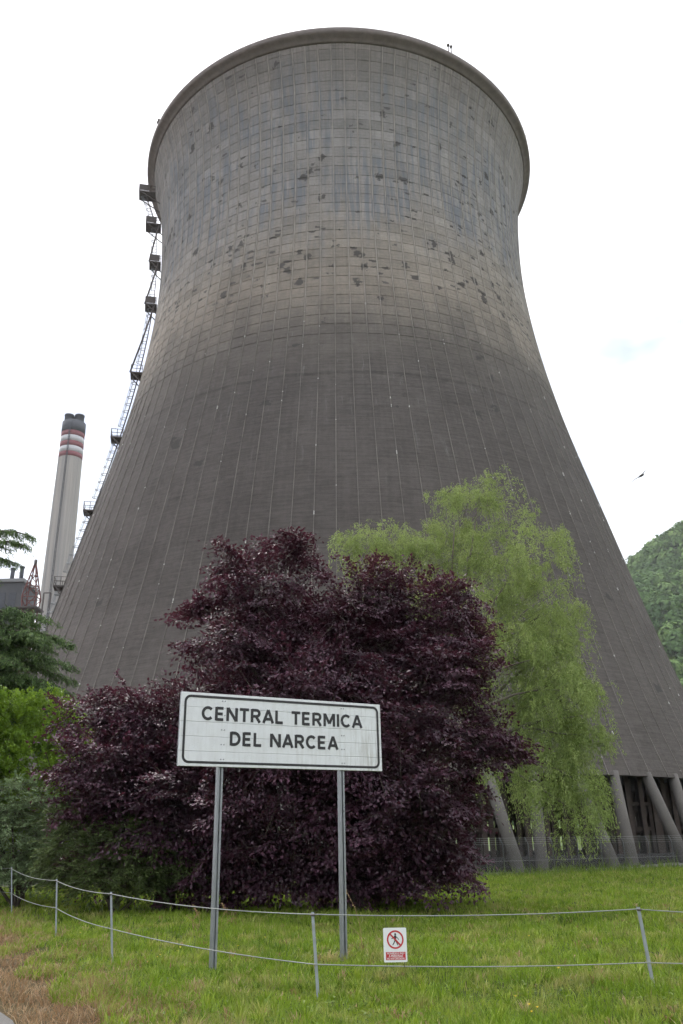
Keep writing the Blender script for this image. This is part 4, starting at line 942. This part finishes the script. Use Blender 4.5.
def tufts(nt, per, rmin, rmax, hlo, hhi, mat, name, label, vlo, vhi):
    r = rmin*(rmax/rmin)**rng.random(nt); a = rng.uniform(R_(-34), R_(34), nt); cx, cy = r*np.sin(a), r*np.cos(a); k = on_lawn(cx, cy); cx, cy, r = cx[k], cy[k], r[k]; nt = len(cx)
    m_ = np.repeat(np.arange(nt), per); n = len(m_); th = rng.uniform(0, 6.28, n); dr = np.stack([np.cos(th), np.sin(th), 0*th], -1)
    P = np.stack([cx, cy, gz(cx, cy)-.01], -1)[m_]+dr*np.abs(rng.normal(0, .035, n))[:, None]; h = rng.uniform(hlo, hhi, nt)[m_]*rng.uniform(.5, 1.1, n)
    bend = rng.uniform(.2, 1.0, n)*h; A = dr*bend[:, None]+np.c_[0*h, 0*h, h]; S = np.stack([-np.sin(th), np.cos(th), 0*th], -1)*(.0022+.0003*r[m_])[:, None]
    Mid = P+A*.55+np.c_[0*h, 0*h, h*.12]; V = np.stack([P-S, P+S, Mid+S, P+A, Mid-S], 1).reshape(-1, 3); b_ = (np.arange(n)*5)[:, None]
    T = np.concatenate([b_+[[0, 1, 2]], b_+[[0, 2, 4]], b_+[[4, 2, 3]]]); var = np.clip(rng.uniform(vlo, vhi, nt)[m_]+rng.normal(0, .08, n), 0, .92)
    tag(link(name, mesh_np(name, V, T, [mat], attr=np.repeat(var, 5))), label, 'grass', kind='stuff')
tufts(2200, 22, 8, 45, .08, .19, M['grass'], 'grass_tufts', 'coarse longer grass tufts standing out of the lawn', .05, .8)
tufts(600, 18, 8, 26, .05, .14, M['dry'], 'straw_tufts', 'straw-coloured dead grass tufts scattered in the lawn', .3, .9)
# broad-leaved ground cover (clover, plantain) in the near lawn
n = 26000; r = 8.0*(26/8.0)**rng.random(n); a = rng.uniform(R_(-34), R_(34), n); x_, y_ = r*np.sin(a), r*np.cos(a); k = on_lawn(x_, y_) & (np.sin(x_*1.1+2)*np.sin(y_*1.4+x_*.6)+rng.normal(0, .35, n) > .15); x_, y_ = x_[k], y_[k]; n = len(x_)
th = rng.uniform(0, 6.28, n); A = np.stack([np.cos(th), np.sin(th), rng.uniform(-.1, .6, n)], -1)
tag(link('clover_leaves', leaf_mesh('clover_leaves', np.stack([x_, y_, gz(x_, y_)+rng.uniform(.01, .07, n)], -1), A, unit(rng.normal(0, .3, (n, 3))+[0, 0, 1]), rng.uniform(.025, .06, n), rng.uniform(.018, .04, n), M['weed'], rng.random(n)*.9)), 'low broad-leaved weeds growing through the lawn', 'weeds', kind='stuff')
M['yellow'] = simple('yellow_petal', (.72, .50, .02), .6, var=.15); M['stalk'] = simple('green_stalk', (.10, .15, .03), .7)
fl = MB().tube([(0, 0, -.02), (.006, 0, .07), (.004, .004, .13)], .0035, 5).mesh('stem', M['stalk'])
hd = MB(); 
for k in range(14):
    a = k*2*math.pi/14; c_, s_ = math.cos(a), math.sin(a); hd.add([(0, 0, .128), (.012*c_-.005*s_, .012*s_+.005*c_, .138), (.024*c_, .024*s_, .136), (.012*c_+.005*s_, .012*s_-.005*c_, .138)], [(0, 1, 2, 3)])
hdm = hd.lathe([(.0005, .142), (.009, .138), (.006, .126)], 8).mesh('flower_head', M['yellow'])
fpx = [(516, 1005), (530, 1014), (538, 1016), (532, 1019), (157, 962), (180, 951), (178, 953), (148, 964), (265, 945), (240, 925), (530, 946), (470, 940), (238, 950), (160, 958), (420, 990), (298, 921), (80, 940), (560, 985)]
for px, py in fpx:
    g = gnd(px, py); e = empty('dandelion', (g[0], g[1], float(gz(g[0], g[1]))), 'small yellow dandelion flower in the lawn', 'flower', 'dandelions in the lawn'); e.rotation_euler.z = rng.uniform(0, 6)
    s_ = rng.uniform(.6, .95); e.scale = (s_, s_, s_*rng.uniform(.8, 1.3)); link('stem', fl, e); link('flower_head', hdm, e)
# dry seed stalks beside the sign posts
M['seed'] = simple('dry_seed', (.30, .20, .10), .9, var=.4, scale=30)
def seed_plant(px, py, tips, label):
    g = gnd(px, py); root = empty('dry_weed', tuple(g), label, 'weed', 'dry weeds by the sign posts')
    for tx, ty, head in tips:
        t_ = aty(tx, ty, g[1])-g; q = np.linspace(0, 1, 7)[:, None]; pts = q*t_; pts[:, 0] -= .10*np.sin(q[:, 0]*3.14)*np.sign(t_[0]+1e-6); 
        MB().tube(pts, np.linspace(.006, .003, 7), 5).build('stalk', M['seed'], root)
        n = head
        if n:
            f_ = rng.uniform(.72, 1.02, n); p = np.stack([np.interp(f_, q[:, 0], pts[:, i]) for i in range(3)], -1)+rng.normal(0, .012, (n, 3))
            link('seed_head', leaf_mesh('seed_head', p, sph(n)+[0, 0, .6], sph(n), rng.uniform(.015, .035, n), rng.uniform(.012, .022, n), M['seed'], rng.random(n)), root)
seed_plant(196, 935, [(193, 906, 60), (199, 912, 50), (186, 915, 20)], 'dry brown seed-headed weed left of the left sign post')
seed_plant(224, 932, [(222, 904, 50), (234, 918, 40), (228, 909, 25)], 'dry brown seed-headed weed right of the left sign post')
seed_plant(361, 952, [(345, 889, 18), (349, 925, 0)], 'tall thin dry stalk beside the right sign post')

# ------------------------------------------------------------------ bird in the sky
bp = aty(641, 476, 40.0); bird = empty('bird', tuple(bp), 'small dark bird gliding in the white sky right of the tower', 'bird'); bird.rotation_euler = (R_(10), R_(-38), R_(5)); bird.scale = (1.5, 1.5, 1.5)
M['bird'] = simple('bird_feather', (.05, .045, .04), .8)
MB().tube([(.0, -.20, 0), (0, -.16, .005), (0, -.08, .01), (0, .04, .005), (0, .13, 0), (0, .24, 0)], [.008, .028, .042, .04, .02, .008], 8).build('body', M['bird'], bird)
for s in (-1, 1):
    MB().add([(s*.03, -.07, .02), (s*.03, .06, .015), (s*.24, .05, .05), (s*.24, -.07, .055), (s*.48, .06, .03), (s*.46, .01, .033), (s*.03, -.07, .008), (s*.03, .06, .005), (s*.24, .05, .043), (s*.24, -.07, .045), (s*.48, .06, .026), (s*.46, .01, .027)], [(0, 1, 2, 3), (3, 2, 4, 5), (6, 9, 8, 7), (9, 11, 10, 8), (0, 3, 9, 6), (3, 5, 11, 9), (1, 7, 8, 2), (2, 8, 10, 4), (4, 10, 11, 5)]).build('wing', M['bird'], bird)
MB().add([(-.02, .2, .004), (.02, .2, .004), (.05, .34, 0), (-.05, .34, 0), (-.02, .2, -.004), (.02, .2, -.004), (.05, .34, -.005), (-.05, .34, -.005)], [(0, 1, 2, 3), (7, 6, 5, 4), (0, 4, 5, 1), (2, 6, 7, 3), (1, 5, 6, 2), (0, 3, 7, 4)]).build('tail', M['bird'], bird)

# ------------------------------------------------------------------ air
hzm = bpy.data.materials.new('haze_air'); hzm.use_nodes = True; ht = hzm.node_tree; ht.nodes.clear()
ho = ht.nodes.new('ShaderNodeOutputMaterial'); hv = ht.nodes.new('ShaderNodeVolumePrincipled'); hv.inputs['Density'].default_value = .00013; hv.inputs['Color'].default_value = (.93, .96, 1, 1); hv.inputs['Anisotropy'].default_value = .3
ht.links.new(hv.outputs[0], ho.inputs['Volume'])
tag(MB().box((-4200, -4200, -6), (4200, 4200, 330)).build('haze', hzm), 'thin pale haze over the valley', 'haze', kind='stuff')
print('objects', len(bpy.data.objects), 'tris', sum(len(o.data.loop_triangles) if False else sum(1 for _ in ()) for o in bpy.data.objects if o.type == 'MESH') or sum(len(o.data.polygons) for o in bpy.data.objects if o.type == 'MESH'))
